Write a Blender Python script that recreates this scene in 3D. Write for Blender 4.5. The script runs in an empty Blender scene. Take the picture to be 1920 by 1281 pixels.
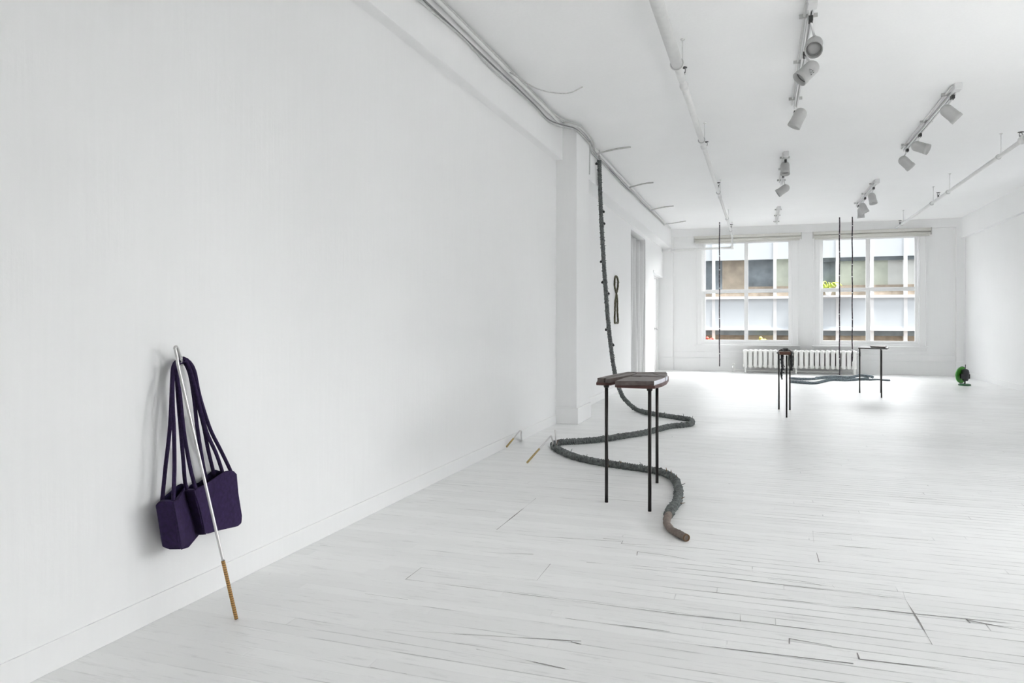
import bpy, math, random
from mathutils import Vector, Matrix, noise
S = bpy.context.scene
COL = S.collection
PI = math.pi
random.seed(7)

# ------------------------------------------------------------------ materials
def new_mat(name):
    m = bpy.data.materials.new(name); m.use_nodes = True
    nt = m.node_tree
    b = nt.nodes['Principled BSDF']
    return m, nt, b

def nd(nt, typ, **kw):
    n = nt.nodes.new(typ)
    for k, v in kw.items():
        if k.startswith('i_'):
            n.inputs[int(k[2:])].default_value = v
        else:
            setattr(n, k, v)
    return n

def mth(nt, op, a, b=None, c=None, clamp=False):
    n = nt.nodes.new('ShaderNodeMath'); n.operation = op; n.use_clamp = clamp
    for i, v in enumerate((a, b, c)):
        if v is None: continue
        if isinstance(v, (int, float)): n.inputs[i].default_value = v
        else: nt.links.new(v, n.inputs[i])
    return n.outputs[0]

def coords(nt):
    return nt.nodes.new('ShaderNodeTexCoord').outputs['Object']

def noise_tex(nt, vec, scale, detail=3, rough=.5, stretch=None):
    if stretch:
        mp = nt.nodes.new('ShaderNodeMapping'); mp.inputs['Scale'].default_value = stretch
        nt.links.new(vec, mp.inputs['Vector']); vec = mp.outputs[0]
    n = nt.nodes.new('ShaderNodeTexNoise')
    n.inputs['Scale'].default_value = scale; n.inputs['Detail'].default_value = detail
    n.inputs['Roughness'].default_value = rough
    nt.links.new(vec, n.inputs['Vector'])
    return n.outputs['Fac']

def ramp(nt, fac, c0, c1, p0=0., p1=1.):
    r = nt.nodes.new('ShaderNodeValToRGB')
    r.color_ramp.elements[0].position = p0; r.color_ramp.elements[0].color = (*c0, 1)
    r.color_ramp.elements[1].position = p1; r.color_ramp.elements[1].color = (*c1, 1)
    nt.links.new(fac, r.inputs[0])
    return r.outputs[0]

def bump(nt, b, h, strength=.3, dist=.01):
    n = nt.nodes.new('ShaderNodeBump'); n.inputs['Strength'].default_value = strength
    n.inputs['Distance'].default_value = dist
    nt.links.new(h, n.inputs['Height']); nt.links.new(n.outputs[0], b.inputs['Normal'])

def plain(name, col, rough=.5, metal=0., spec=.5, var=.06, nscale=8., bstr=.1, bdist=.004, stretch=None):
    m, nt, b = new_mat(name)
    f = noise_tex(nt, coords(nt), nscale, 4, .6, stretch)
    lo = tuple(max(0, c * (1 - var)) for c in col); hi = tuple(min(1, c * (1 + var)) for c in col)
    nt.links.new(ramp(nt, f, lo, hi, .3, .7), b.inputs['Base Color'])
    b.inputs['Roughness'].default_value = rough; b.inputs['Metallic'].default_value = metal
    b.inputs['Specular IOR Level'].default_value = spec
    if bstr: bump(nt, b, f, bstr, bdist)
    return m

def wall_mat(name, col, blot=.012):
    m, nt, b = new_mat(name)
    co = coords(nt)
    big = noise_tex(nt, co, 1.1, 4, .6)
    fine = noise_tex(nt, co, 34, 4, .6)
    drip = noise_tex(nt, co, 5, 3, .5, (9, 9, .5))
    mix = mth(nt, 'ADD', mth(nt, 'MULTIPLY', big, .6), mth(nt, 'MULTIPLY', drip, .4))
    lo = tuple(c * (1 - blot) for c in col); hi = tuple(min(1, c * (1 + blot)) for c in col)
    nt.links.new(ramp(nt, mix, lo, hi, .35, .65), b.inputs['Base Color'])
    b.inputs['Roughness'].default_value = .62; b.inputs['Specular IOR Level'].default_value = .25
    h = mth(nt, 'ADD', mth(nt, 'MULTIPLY', fine, .35), mth(nt, 'ADD', mth(nt, 'MULTIPLY', drip, .5), big))
    bump(nt, b, h, .25, .006)
    return m

def floor_mat():
    m, nt, b = new_mat('painted strip floor')
    co = coords(nt)
    sp = nt.nodes.new('ShaderNodeSeparateXYZ'); nt.links.new(co, sp.inputs[0])
    x, y = sp.outputs[0], sp.outputs[1]
    wob = noise_tex(nt, co, .8, 2, .5)
    yy = mth(nt, 'ADD', mth(nt, 'DIVIDE', y, .064), mth(nt, 'MULTIPLY', wob, .35))
    row = mth(nt, 'FLOOR', yy); fr = mth(nt, 'FRACT', yy)
    edge = mth(nt, 'SUBTRACT', .5, mth(nt, 'ABSOLUTE', mth(nt, 'SUBTRACT', fr, .5)))
    wn = nt.nodes.new('ShaderNodeTexWhiteNoise'); wn.noise_dimensions = '1D'; nt.links.new(row, wn.inputs['W'])
    xs = mth(nt, 'ADD', mth(nt, 'DIVIDE', x, 1.7), mth(nt, 'MULTIPLY', wn.outputs['Value'], 7.3))
    fx = mth(nt, 'FRACT', xs)
    edgex = mth(nt, 'SUBTRACT', .5, mth(nt, 'ABSOLUTE', mth(nt, 'SUBTRACT', fx, .5)))
    wn2 = nt.nodes.new('ShaderNodeTexWhiteNoise'); wn2.noise_dimensions = '2D'
    cb = nt.nodes.new('ShaderNodeCombineXYZ'); nt.links.new(mth(nt, 'FLOOR', xs), cb.inputs[0]); nt.links.new(row, cb.inputs[1])
    nt.links.new(cb.outputs[0], wn2.inputs['Vector'])
    rnd = wn2.outputs['Value']
    def mask(e, w):
        n = nt.nodes.new('ShaderNodeMapRange'); n.interpolation_type = 'SMOOTHSTEP'
        nt.links.new(e, n.inputs[0]); n.inputs[1].default_value = 0; n.inputs[2].default_value = w
        n.inputs[3].default_value = 1; n.inputs[4].default_value = 0
        return n.outputs[0]
    seam = mask(edge, .075); joint = mask(edgex, .0022)
    # how far the paint has bridged the seam: streaky along the boards, rubbed more on the walked side
    cb2 = nt.nodes.new('ShaderNodeCombineXYZ')
    nt.links.new(mth(nt, 'MULTIPLY', x, 1.7), cb2.inputs[0]); nt.links.new(mth(nt, 'MULTIPLY', mth(nt, 'ROUND', yy), 3.7), cb2.inputs[1])
    streak = noise_tex(nt, cb2.outputs[0], 1.3, 3, .6)
    wear = noise_tex(nt, co, .55, 3, .6)
    side = nt.nodes.new('ShaderNodeMapRange'); nt.links.new(x, side.inputs[0])
    side.inputs[1].default_value = -2.0; side.inputs[2].default_value = 1.2; side.inputs[3].default_value = -.10; side.inputs[4].default_value = .10
    v = mth(nt, 'ADD', mth(nt, 'ADD', streak, mth(nt, 'MULTIPLY', mth(nt, 'SUBTRACT', wear, .5), .8)), side.outputs[0])
    vis = nt.nodes.new('ShaderNodeMapRange'); vis.interpolation_type = 'SMOOTHSTEP'; nt.links.new(v, vis.inputs[0])
    vis.inputs[1].default_value = .42; vis.inputs[2].default_value = .72
    lines = mth(nt, 'MULTIPLY', seam, vis.outputs[0])
    jl = mth(nt, 'MULTIPLY', joint, mth(nt, 'GREATER_THAN', rnd, .55))
    jl = mth(nt, 'MULTIPLY', jl, mth(nt, 'MULTIPLY', vis.outputs[0], 1.))
    dark = mth(nt, 'MAXIMUM', lines, jl, clamp=True)
    # scuffs and chips
    scuff = noise_tex(nt, co, 5, 6, .75, (1., 9, 1))
    sc = nt.nodes.new('ShaderNodeMapRange'); nt.links.new(scuff, sc.inputs[0]); sc.inputs[1].default_value = .55; sc.inputs[2].default_value = .75
    sc.inputs[3].default_value = 0; sc.inputs[4].default_value = .30
    chip = noise_tex(nt, co, 22, 3, .6)
    ch = nt.nodes.new('ShaderNodeMapRange'); nt.links.new(chip, ch.inputs[0]); ch.inputs[1].default_value = .74; ch.inputs[2].default_value = .80
    ch.inputs[3].default_value = 0; ch.inputs[4].default_value = .35
    d2 = mth(nt, 'ADD', mth(nt, 'MULTIPLY', dark, FLOOR_LINE), mth(nt, 'ADD', sc.outputs[0], ch.outputs[0]), clamp=True)
    basec = ramp(nt, rnd, (.81, .81, .805), (.86, .86, .855))
    mx = nt.nodes.new('ShaderNodeMix'); mx.data_type = 'RGBA'
    nt.links.new(d2, mx.inputs['Factor']); nt.links.new(basec, mx.inputs['A'])
    mx.inputs['B'].default_value = (.15, .147, .145, 1)
    nt.links.new(mx.outputs['Result'], b.inputs['Base Color'])
    b.inputs['Specular IOR Level'].default_value = .5
    rr = nt.nodes.new('ShaderNodeMapRange'); nt.links.new(wear, rr.inputs[0]); rr.inputs[1].default_value = .3; rr.inputs[2].default_value = .7
    rr.inputs[3].default_value = .30; rr.inputs[4].default_value = .44
    nt.links.new(rr.outputs[0], b.inputs['Roughness'])
    h = mth(nt, 'SUBTRACT', mth(nt, 'ADD', mth(nt, 'MULTIPLY', rnd, .35), mth(nt, 'MULTIPLY', scuff, .5)), mth(nt, 'MULTIPLY', mth(nt, 'ADD', seam, joint), .5))
    bump(nt, b, h, .35, .003)
    return m

def glass_mat():
    m = bpy.data.materials.new('old window glass'); m.use_nodes = True
    nt = m.node_tree; nt.nodes.clear()
    out = nt.nodes.new('ShaderNodeOutputMaterial')
    tr = nt.nodes.new('ShaderNodeBsdfTransparent'); tr.inputs[0].default_value = (.985, .99, .99, 1)
    gl = nt.nodes.new('ShaderNodeBsdfGlossy'); gl.inputs['Roughness'].default_value = .02
    fz = nt.nodes.new('ShaderNodeFresnel'); fz.inputs[0].default_value = 1.4
    bp = nt.nodes.new('ShaderNodeBump'); bp.inputs['Strength'].default_value = .1; bp.inputs['Distance'].default_value = .004
    nt.links.new(noise_tex(nt, coords(nt), 5, 2), bp.inputs['Height'])
    nt.links.new(bp.outputs[0], gl.inputs['Normal'])
    mx = nt.nodes.new('ShaderNodeMixShader')
    gm = nt.nodes.new('ShaderNodeNewGeometry')
    nt.links.new(mth(nt, 'MULTIPLY', fz.outputs[0], mth(nt, 'SUBTRACT', 1, gm.outputs['Backfacing'])), mx.inputs[0]); nt.links.new(tr.outputs[0], mx.inputs[1]); nt.links.new(gl.outputs[0], mx.inputs[2])
    nt.links.new(mx.outputs[0], out.inputs[0])
    return m

def striped(name, c0, c1, freq, axis='Z', rough=.5, w=.5):
    m, nt, b = new_mat(name)
    wv = nt.nodes.new('ShaderNodeTexWave'); wv.wave_type = 'BANDS'; wv.bands_direction = axis
    wv.inputs['Scale'].default_value = freq; wv.inputs['Distortion'].default_value = .6
    nt.links.new(coords(nt), wv.inputs['Vector'])
    nt.links.new(ramp(nt, wv.outputs['Fac'], c0, c1, w - .12, w + .12), b.inputs['Base Color'])
    b.inputs['Roughness'].default_value = rough
    bump(nt, b, wv.outputs['Fac'], .4, .001)
    return m

def wood(name, c0, c1, stretch=(2, 14, 14), scale=4, rough=.5):
    m, nt, b = new_mat(name)
    f = noise_tex(nt, coords(nt), scale, 6, .65, stretch)
    nt.links.new(ramp(nt, f, c0, c1, .3, .7), b.inputs['Base Color'])
    b.inputs['Roughness'].default_value = rough
    bump(nt, b, f, .2, .002)
    return m

FLOOR_LINE = .75
M = {}
M['wall'] = wall_mat('white painted plaster', (.87, .87, .87))
M['ceiling'] = wall_mat('white painted ceiling', (.91, .91, .91), .015)
M['trim'] = wall_mat('white gloss trim paint', (.86, .86, .86), .01)
M['floor'] = floor_mat()
M['glass'] = glass_mat()
M['blind'] = plain('cream blind fabric', (.64, .63, .59), .7, var=.03, nscale=30)
M['blindrail'] = plain('grey blind cassette', (.52, .51, .49), .5, var=.03)
M['pipe'] = plain('white painted pipe', (.78, .78, .77), .4, var=.04, nscale=20)
M['cable'] = plain('white painted cable', (.55, .55, .54), .5, var=.12, nscale=30)
M['cable2'] = plain('grey cable', (.26, .26, .26), .5, var=.15, nscale=30)
M['spot'] = plain('grey white lamp enamel', (.50, .50, .495), .45, var=.03, nscale=12)
M['spotin'] = plain('dark lamp inside', (.10, .10, .10), .5)
M['bulb'] = plain('frosted bulb glass', (.42, .42, .42), .25, spec=.6)
M['black'] = plain('black metal', (.012, .012, .014), .4, spec=.5, var=.3)
M['darkfix'] = plain('dark fixing', (.05, .05, .05), .5)
M['rail'] = plain('white track enamel', (.72, .72, .72), .4, var=.03)
M['raddy'] = plain('white radiator paint', (.84, .84, .82), .38, var=.02, nscale=20)
M['iron'] = plain('slot shade grey', (.20, .20, .19), .6, var=.1)  # dark tone painted on the inner columns to deepen shade between radiator sections
M['steel'] = plain('steel', (.62, .62, .62), .25, 1., var=.05)
M['brushed'] = plain('satin aluminium tube', (.70, .69, .68), .35, .8, var=.05, nscale=20)
M['cane'] = striped('wrapped yellow wood', (.50, .28, .085), (.17, .09, .03), 38, 'Z', .5, .72)
M['palewood'] = plain('pale yellow wood', (.46, .34, .14), .5, var=.15, nscale=40)
M['navy'] = plain('dark aubergine felt', (.030, .017, .060), .85, spec=.2, var=.25, nscale=60, bstr=.5, bdist=.001)
M['navyin'] = plain('dark felt lining', (.016, .012, .045), .9, spec=.15, var=.25, nscale=60)
M['cord'] = plain('dark purple cord', (.026, .015, .052), .8, spec=.2, var=.3, nscale=120, bstr=.6, bdist=.001)
M['slab'] = wood('grey brown slate wood', (.085, .066, .060), (.17, .14, .13), (3, 3, 3), 9, .42)
M['slabedge'] = plain('bare white slab edge', (.74, .75, .80), .5, var=.04)
M['redwood'] = wood('red brown board', (.06, .024, .020), (.10, .04, .032), (3, 3, 3), 10, .45)
M['brownblock'] = wood('brown wood block', (.07, .028, .018), (.12, .05, .03), (3, 3, 3), 20, .5)
M['leg'] = plain('blackened steel rod', (.018, .014, .013), .35, .3, var=.3)
M['rope'] = plain('grey green rope cloth', (.155, .168, .165), .9, spec=.15, var=.45, nscale=45, bstr=.8, bdist=.004)
M['ropeend'] = plain('taupe rope cloth', (.21, .175, .155), .85, spec=.15, var=.2, nscale=40, bstr=.5, bdist=.002)
M['ropeblue'] = plain('blue grey rope', (.19, .225, .25), .9, spec=.15, var=.5, nscale=45, bstr=.8, bdist=.004)
M['twig'] = plain('brown thorn', (.16, .09, .04), .7, var=.3, nscale=60)
M['thorn'] = plain('olive dark thorn', (.10, .095, .055), .7, var=.4, nscale=60)
M['rod'] = striped('dark banded rod', (.018, .014, .022), (.09, .06, .08), 3.5, 'Z', .45, .82)
M['bead'] = plain('pale bead', (.6, .6, .6), .4)
M['green'] = plain('bright green enamel', (.08, .45, .03), .4, var=.1)
M['greendark'] = plain('dark green enamel', (.03, .12, .05), .45, var=.1)
M['motor'] = plain('charcoal plastic', (.022, .022, .028), .4, var=.2)
M['curtain'] = plain('white curtain cloth', (.66, .66, .66), .85, spec=.1, var=.03, nscale=30)
M['seam'] = plain('open floor seam', (.30, .29, .285), .8, spec=.1, var=.3, nscale=20, bstr=0)
M['patch'] = plain('painted plywood patch', (.80, .80, .795), .36, var=.015, nscale=3, bstr=.1)
# street
M['fwhite'] = plain('white facade panel', (.64, .68, .715), .7, var=.04, nscale=.6, bstr=0)
M['brick'] = plain('dark brick', (.10, .095, .09), .85, var=.2)
M['fmull'] = plain('white facade mullion', (.80, .80, .81), .6, var=.03, bstr=0)
M['fblue'] = plain('dark blue office glass', (.20, .235, .26), .4, var=.35, nscale=1.4, bstr=0)
M['fbrown'] = plain('taupe office blind', (.40, .345, .275), .6, var=.25, nscale=1.6, bstr=0)
M['fbrown2'] = plain('brown brick sill', (.31, .26, .205), .7, var=.3, nscale=3, bstr=0)
M['fgreen'] = plain('grey green office blind', (.50, .54, .46), .6, var=.15, nscale=1.4, bstr=0)
M['fpale'] = plain('pale office blind', (.62, .64, .62), .6, var=.08, nscale=1.4, bstr=0)
M['froof'] = plain('grey roof', (.3, .3, .3), .8, bstr=0)
M['street'] = plain('asphalt', (.045, .045, .047), .9, var=.2, nscale=2)
M['leaf'] = plain('yellow green leaf', (.42, .50, .08), .5, var=.3, nscale=8)
M['pot'] = plain('white planter', (.8, .8, .78), .5)
M['redflower'] = plain('red flower', (.55, .08, .06), .6)
M['yellowflower'] = plain('yellow flower', (.62, .52, .12), .6)

# ------------------------------------------------------------------ mesh helpers
def V(*a): return Vector(a)

def catmull(pts, step=.02):
    P = [Vector(p) for p in pts]
    P = [P[0] * 2 - P[1]] + P + [P[-1] * 2 - P[-2]]
    out = []
    for i in range(1, len(P) - 2):
        a, b, c, d = P[i - 1:i + 3]
        n = max(2, int((c - b).length / step))
        for k in range(n):
            t = k / n
            out.append(.5 * ((2 * b) + (c - a) * t + (2 * a - 5 * b + 4 * c - d) * t * t + (3 * b - a - 3 * c + d) * t ** 3))
    out.append(P[-2])
    return out

class MB:
    def __init__(s): s.v = []; s.f = []; s.m = []; s.sm = []
    def add(s, vs, fs, mi=0, smooth=False):
        o = len(s.v); s.v += [Vector(p) for p in vs]
        for f in fs: s.f.append([o + i for i in f]); s.m.append(mi); s.sm.append(smooth)
        return s
    def box(s, x0, x1, y0, y1, z0, z1, mi=0):
        vs = [(x, y, z) for z in (z0, z1) for y in (y0, y1) for x in (x0, x1)]
        return s.add(vs, [(0, 2, 3, 1), (4, 5, 7, 6), (0, 1, 5, 4), (2, 6, 7, 3), (0, 4, 6, 2), (1, 3, 7, 5)], mi)
    def prism(s, pts, z0, z1, mi=0, side=None):
        n = len(pts)
        area = sum(pts[i][0] * pts[(i + 1) % n][1] - pts[(i + 1) % n][0] * pts[i][1] for i in range(n))
        if area < 0: pts = pts[::-1]
        vs = [(p[0], p[1], z0) for p in pts] + [(p[0], p[1], z1) for p in pts]
        s.add(vs, [tuple(range(n))[::-1], tuple(range(n, 2 * n))], mi)
        s.add(vs, [(i, (i + 1) % n, n + (i + 1) % n, n + i) for i in range(n)], mi)
        return s
    def sheet(s, front, back, mi=0):
        """closed solid between two matching outlines"""
        n = len(front)
        vs = list(front) + list(back)
        s.add(vs, [tuple(range(n)), tuple(range(n, 2 * n))[::-1]] + [(i, n + i, n + (i + 1) % n, (i + 1) % n) for i in range(n)], mi)
        return s
    def tube(s, pts, r, n=12, mi=0, cap=True, lobes=0, amp=0., pitch=.07, rough=0., smooth=True):
        P = [Vector(p) for p in pts]
        T = []
        for i in range(len(P)):
            t = P[min(i + 1, len(P) - 1)] - P[max(i - 1, 0)]
            T.append(t.normalized() if t.length > 1e-9 else Vector((0, 0, 1)))
        ref = Vector((0, 0, 1)) if abs(T[0].z) < .9 else Vector((1, 0, 0))
        u = T[0].cross(ref).normalized(); L = 0; vs = []
        for i, p in enumerate(P):
            if i: L += (P[i] - P[i - 1]).length
            u = (u - T[i] * u.dot(T[i])).normalized(); w = T[i].cross(u)
            rr = r[i] if isinstance(r, (list, tuple)) else r
            for k in range(n):
                a = 2 * PI * k / n
                q = rr
                if lobes: q *= 1 + amp * abs(math.cos(lobes * .5 * (a - 2 * PI * L / (pitch * lobes)))) - amp * .5
                pp = p + (u * math.cos(a) + w * math.sin(a)) * q
                if rough: pp += (pp - p) * (rough * noise.noise(pp * 60))
                vs.append(pp)
        fs = []
        for i in range(len(P) - 1):
            for k in range(n):
                fs.append((i * n + k, i * n + (k + 1) % n, (i + 1) * n + (k + 1) % n, (i + 1) * n + k))
        s.add(vs, fs, mi, smooth)
        if cap:
            s.add([vs[k] for k in range(n)], [tuple(range(n))[::-1]], mi)
            s.add([vs[-n + k] for k in range(n)], [tuple(range(n))], mi)
        return s
    def cyl(s, a, b, r, n=16, mi=0, r2=None):
        return s.tube([a, b], [r, r if r2 is None else r2], n, mi)
    def lathe(s, base, axis, prof, n=24, mi=0, smooth=True):
        """prof: (distance along axis, radius)"""
        a = Vector(axis).normalized(); ref = Vector((0, 0, 1)) if abs(a.z) < .9 else Vector((1, 0, 0))
        u = a.cross(ref).normalized(); w = a.cross(u); base = Vector(base)
        vs = []
        for t, r in prof:
            for k in range(n):
                q = 2 * PI * k / n
                vs.append(base + a * t + (u * math.cos(q) + w * math.sin(q)) * max(r, 1e-5))
        fs = [(i * n + k, i * n + (k + 1) % n, (i + 1) * n + (k + 1) % n, (i + 1) * n + k) for i in range(len(prof) - 1) for k in range(n)]
        return s.add(vs, fs, mi, smooth)
    def ball(s, c, r, n=10, mi=0):
        return s.lathe(Vector(c) - Vector((0, 0, r)), (0, 0, 1), [(r - r * math.cos(PI * i / n), r * math.sin(PI * i / n)) for i in range(n + 1)], 12, mi)
    def build(s, name, mat, parent=None, origin=None, bev=0., bseg=2):
        me = bpy.data.meshes.new(name)
        if parent is not None: origin = ORIG.get(parent.name, Vector((0, 0, 0)))
        origin = Vector(origin) if origin is not None else Vector((0, 0, 0))
        me.from_pydata([tuple(p - origin) for p in s.v], [], s.f)
        mats = mat if isinstance(mat, (list, tuple)) else [mat]
        for q in mats: me.materials.append(q)
        for i, p in enumerate(me.polygons):
            p.material_index = s.m[i]; p.use_smooth = s.sm[i]
        me.validate(); me.update()
        import bmesh
        bm = bmesh.new(); bm.from_mesh(me); bmesh.ops.remove_doubles(bm, verts=bm.verts, dist=1e-6)
        bmesh.ops.recalc_face_normals(bm, faces=bm.faces); bm.to_mesh(me); bm.free()
        o = bpy.data.objects.new(name, me); COL.objects.link(o)
        ORIG[o.name] = origin.copy()
        if parent is not None: o.parent = parent
        else: o.location = origin
        if bev:
            md = o.modifiers.new('bevel', 'BEVEL'); md.width = bev; md.segments = bseg; md.limit_method = 'ANGLE'
            md.angle_limit = math.radians(35)
        return o
ORIG = {}

def tag(o, label=None, cat=None, group=None, kind=None):
    if label: o['label'] = label
    if cat: o['category'] = cat
    if group: o['group'] = group
    if kind: o['kind'] = kind
    return o

def empty(name, loc, label=None, cat=None, group=None, kind=None):
    o = bpy.data.objects.new(name, None); COL.objects.link(o)
    o.location = loc; o.empty_display_size = .05
    ORIG[o.name] = Vector(loc)
    return tag(o, label, cat, group, kind)

def struct(name, mb, mat, bev=0., parent=None):
    o = mb.build(name, mat, parent, bev=bev)
    if parent is None: o['kind'] = 'structure'
    return o

# ------------------------------------------------------------------ room shell
XL, XF, XR = -2.115, -2.15, 3.97      # near left wall, far left wall, right wall
YB, YN, ZC = 17.10, -5.0, 3.25
struct('floor', MB().box(-3.2, 4.3, YN - .3, 17.45, -.2, 0), M['floor'])
struct('ceiling', MB().box(-3.2, 4.3, YN - .3, 17.45, ZC, ZC + .2), M['ceiling'])
lw = MB()
lw.box(-2.6, XL, YN, 7.70, 0, ZC)
lw.box(-2.6, XF, 7.70, 12.70, 0, ZC)
lw.box(-2.6, XF, 12.70, 14.40, 2.74, ZC)      # above the curtained opening
lw.box(-3.1, -2.95, 12.5, 14.6, 0, ZC)        # back of the alcove behind the curtain
lw.box(-2.95, -2.6, 12.5, 12.70, 0, ZC); lw.box(-2.95, -2.6, 14.40, 14.6, 0, ZC); lw.box(-2.95, -2.6, 12.7, 14.4, 2.74, ZC)
lw.box(-2.6, XF, 14.40, 15.60, 0, ZC)
lw.box(-2.6, XF, 15.60, 17.2, 2.16, ZC)
lw.box(-2.6, -2.30, 15.60, 17.2, 0, 2.16)
struct('wall_left', lw, M['wall'])

# wall with openings in the XZ plane
def holed(mb, x0, x1, z0, z1, y0, y1, holes):
    xs = sorted({x0, x1, *[h[0] for h in holes], *[h[1] for h in holes]})
    zs = sorted({z0, z1, *[h[2] for h in holes], *[h[3] for h in holes]})
    for i in range(len(xs) - 1):
        for k in range(len(zs) - 1):
            cx, cz = (xs[i] + xs[i + 1]) / 2, (zs[k] + zs[k + 1]) / 2
            if any(h[0] < cx < h[1] and h[2] < cz < h[3] for h in holes): continue
            mb.box(xs[i], xs[i + 1], y0, y1, zs[k], zs[k + 1])
SW = [(y, y + 2.2, .95, 2.78) for y in (1.3, 3.9)]  # unseen side windows, added and sized to light the room from the right
SW += [(6.4, 7.0, .95, 2.78), (8.6, 10.6, .95, 2.78), (11.0, 13.0, .95, 2.78)]
rwm = MB()
ys = sorted({YN, 17.3, *[q for h in SW for q in h[:2]]})
for a_, b_ in zip(ys[:-1], ys[1:]):
    if any(h[0] < (a_ + b_) / 2 < h[1] for h in SW):
        rwm.box(XR, 4.25, a_, b_, 0, .95).box(XR, 4.25, a_, b_, 2.78, ZC)
    else: rwm.box(XR, 4.25, a_, b_, 0, ZC)
struct('wall_right', rwm, M['wall'])
W1 = (-1.27, .66, .62, 2.98); W2 = (1.22, 3.15, .62, 2.98)
bw = MB(); holed(bw, -2.3, 3.98, 0, ZC, 17.15, 17.42, [W1, W2])
struct('wall_back', bw, M['wall'])
struct('trim_1', MB().box(-2.31, -1.915, 17.07, 17.16, 0, 3.07), M['wall'])
struct('trim_2', MB().box(3.81, 3.98, 17.07, 17.16, 0, 3.07), M['wall'])
struct('trim_3', MB().box(-2.31, 3.98, 17.07, 17.16, 3.07, ZC), M['wall'])
rw = MB(); holed(rw, -2.6, 4.2, 0, ZC, YN - .25, YN, [])
struct('wall_front', rw, M['wall'])
# beams and pillar
struct('trim_4', MB().box(XL - .01, -2.04, YN, 7.66, 2.87, ZC), M['wall'], .004)
struct('trim_5', MB().box(XF - .01, -1.95, 8.24, 17.08, 2.82, ZC), M['wall'], .006)
struct('trim_6', MB().box(3.90, XR + .01, YN, 17.08, 2.84, ZC), M['wall'], .004)
struct('trim_7', MB().box(-2.2, -1.882, 7.655, 8.25, 0, ZC), M['wall'], .006)
struct('baseboard_pillar', MB().box(-2.15, -1.862, 7.635, 8.27, 0, .175), M['trim'], .004)
struct('baseboard_left', MB().box(XL - .01, -2.109, YN, 7.64, 0, .095), M['trim'], .002)
struct('baseboard_right', MB().box(3.958, XR + .01, YN, 17.06, 0, .10), M['trim'], .002)
struct('baseboard_left_far', MB().box(XF - .01, -2.135, 8.27, 12.68, 0, .10).box(XF - .01, -2.135, 14.42, 15.58, 0, .10), M['trim'], .002)
bb = MB().box(-1.915, 3.81, 17.12, 17.16, 0, .27).box(-1.915, 3.81, 17.105, 17.16, .27, .30).box(-1.915, 3.81, 17.137, 17.16, .42, .435)
bb.box(-2.30, -1.90, 17.05, 17.08, 0, .30).box(3.80, 3.96, 17.05, 17.08, 0, .30)
struct('baseboard_back', bb, M['trim'], .003)
# trowelled plaster patch where the near beam meets the wall
pts = []
for i in range(61):
    y = 2.2 + i * .09
    pts.append(y)
pm = MB(); vs = []; fs = []
for i, y in enumerate(pts):
    a = .010 * noise.noise(Vector((y * 3, 0, 0))) ; b2 = .008 * noise.noise(Vector((y * 5, 9, 0)))
    vs += [(-2.0385, y, 2.872), (-2.0385 - .002, y, 2.868 + 0 * a), (-2.114, y, 2.866 + b2 * 0), (-2.1135, y, 2.852 + a)]
for i in range(60):
    for k in range(3): fs.append((i * 4 + k, i * 4 + k + 1, i * 4 + 5 + k, i * 4 + 4 + k))
pm.add(vs, fs, smooth=True)
struct('trim_8', pm, M['trim'])

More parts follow.
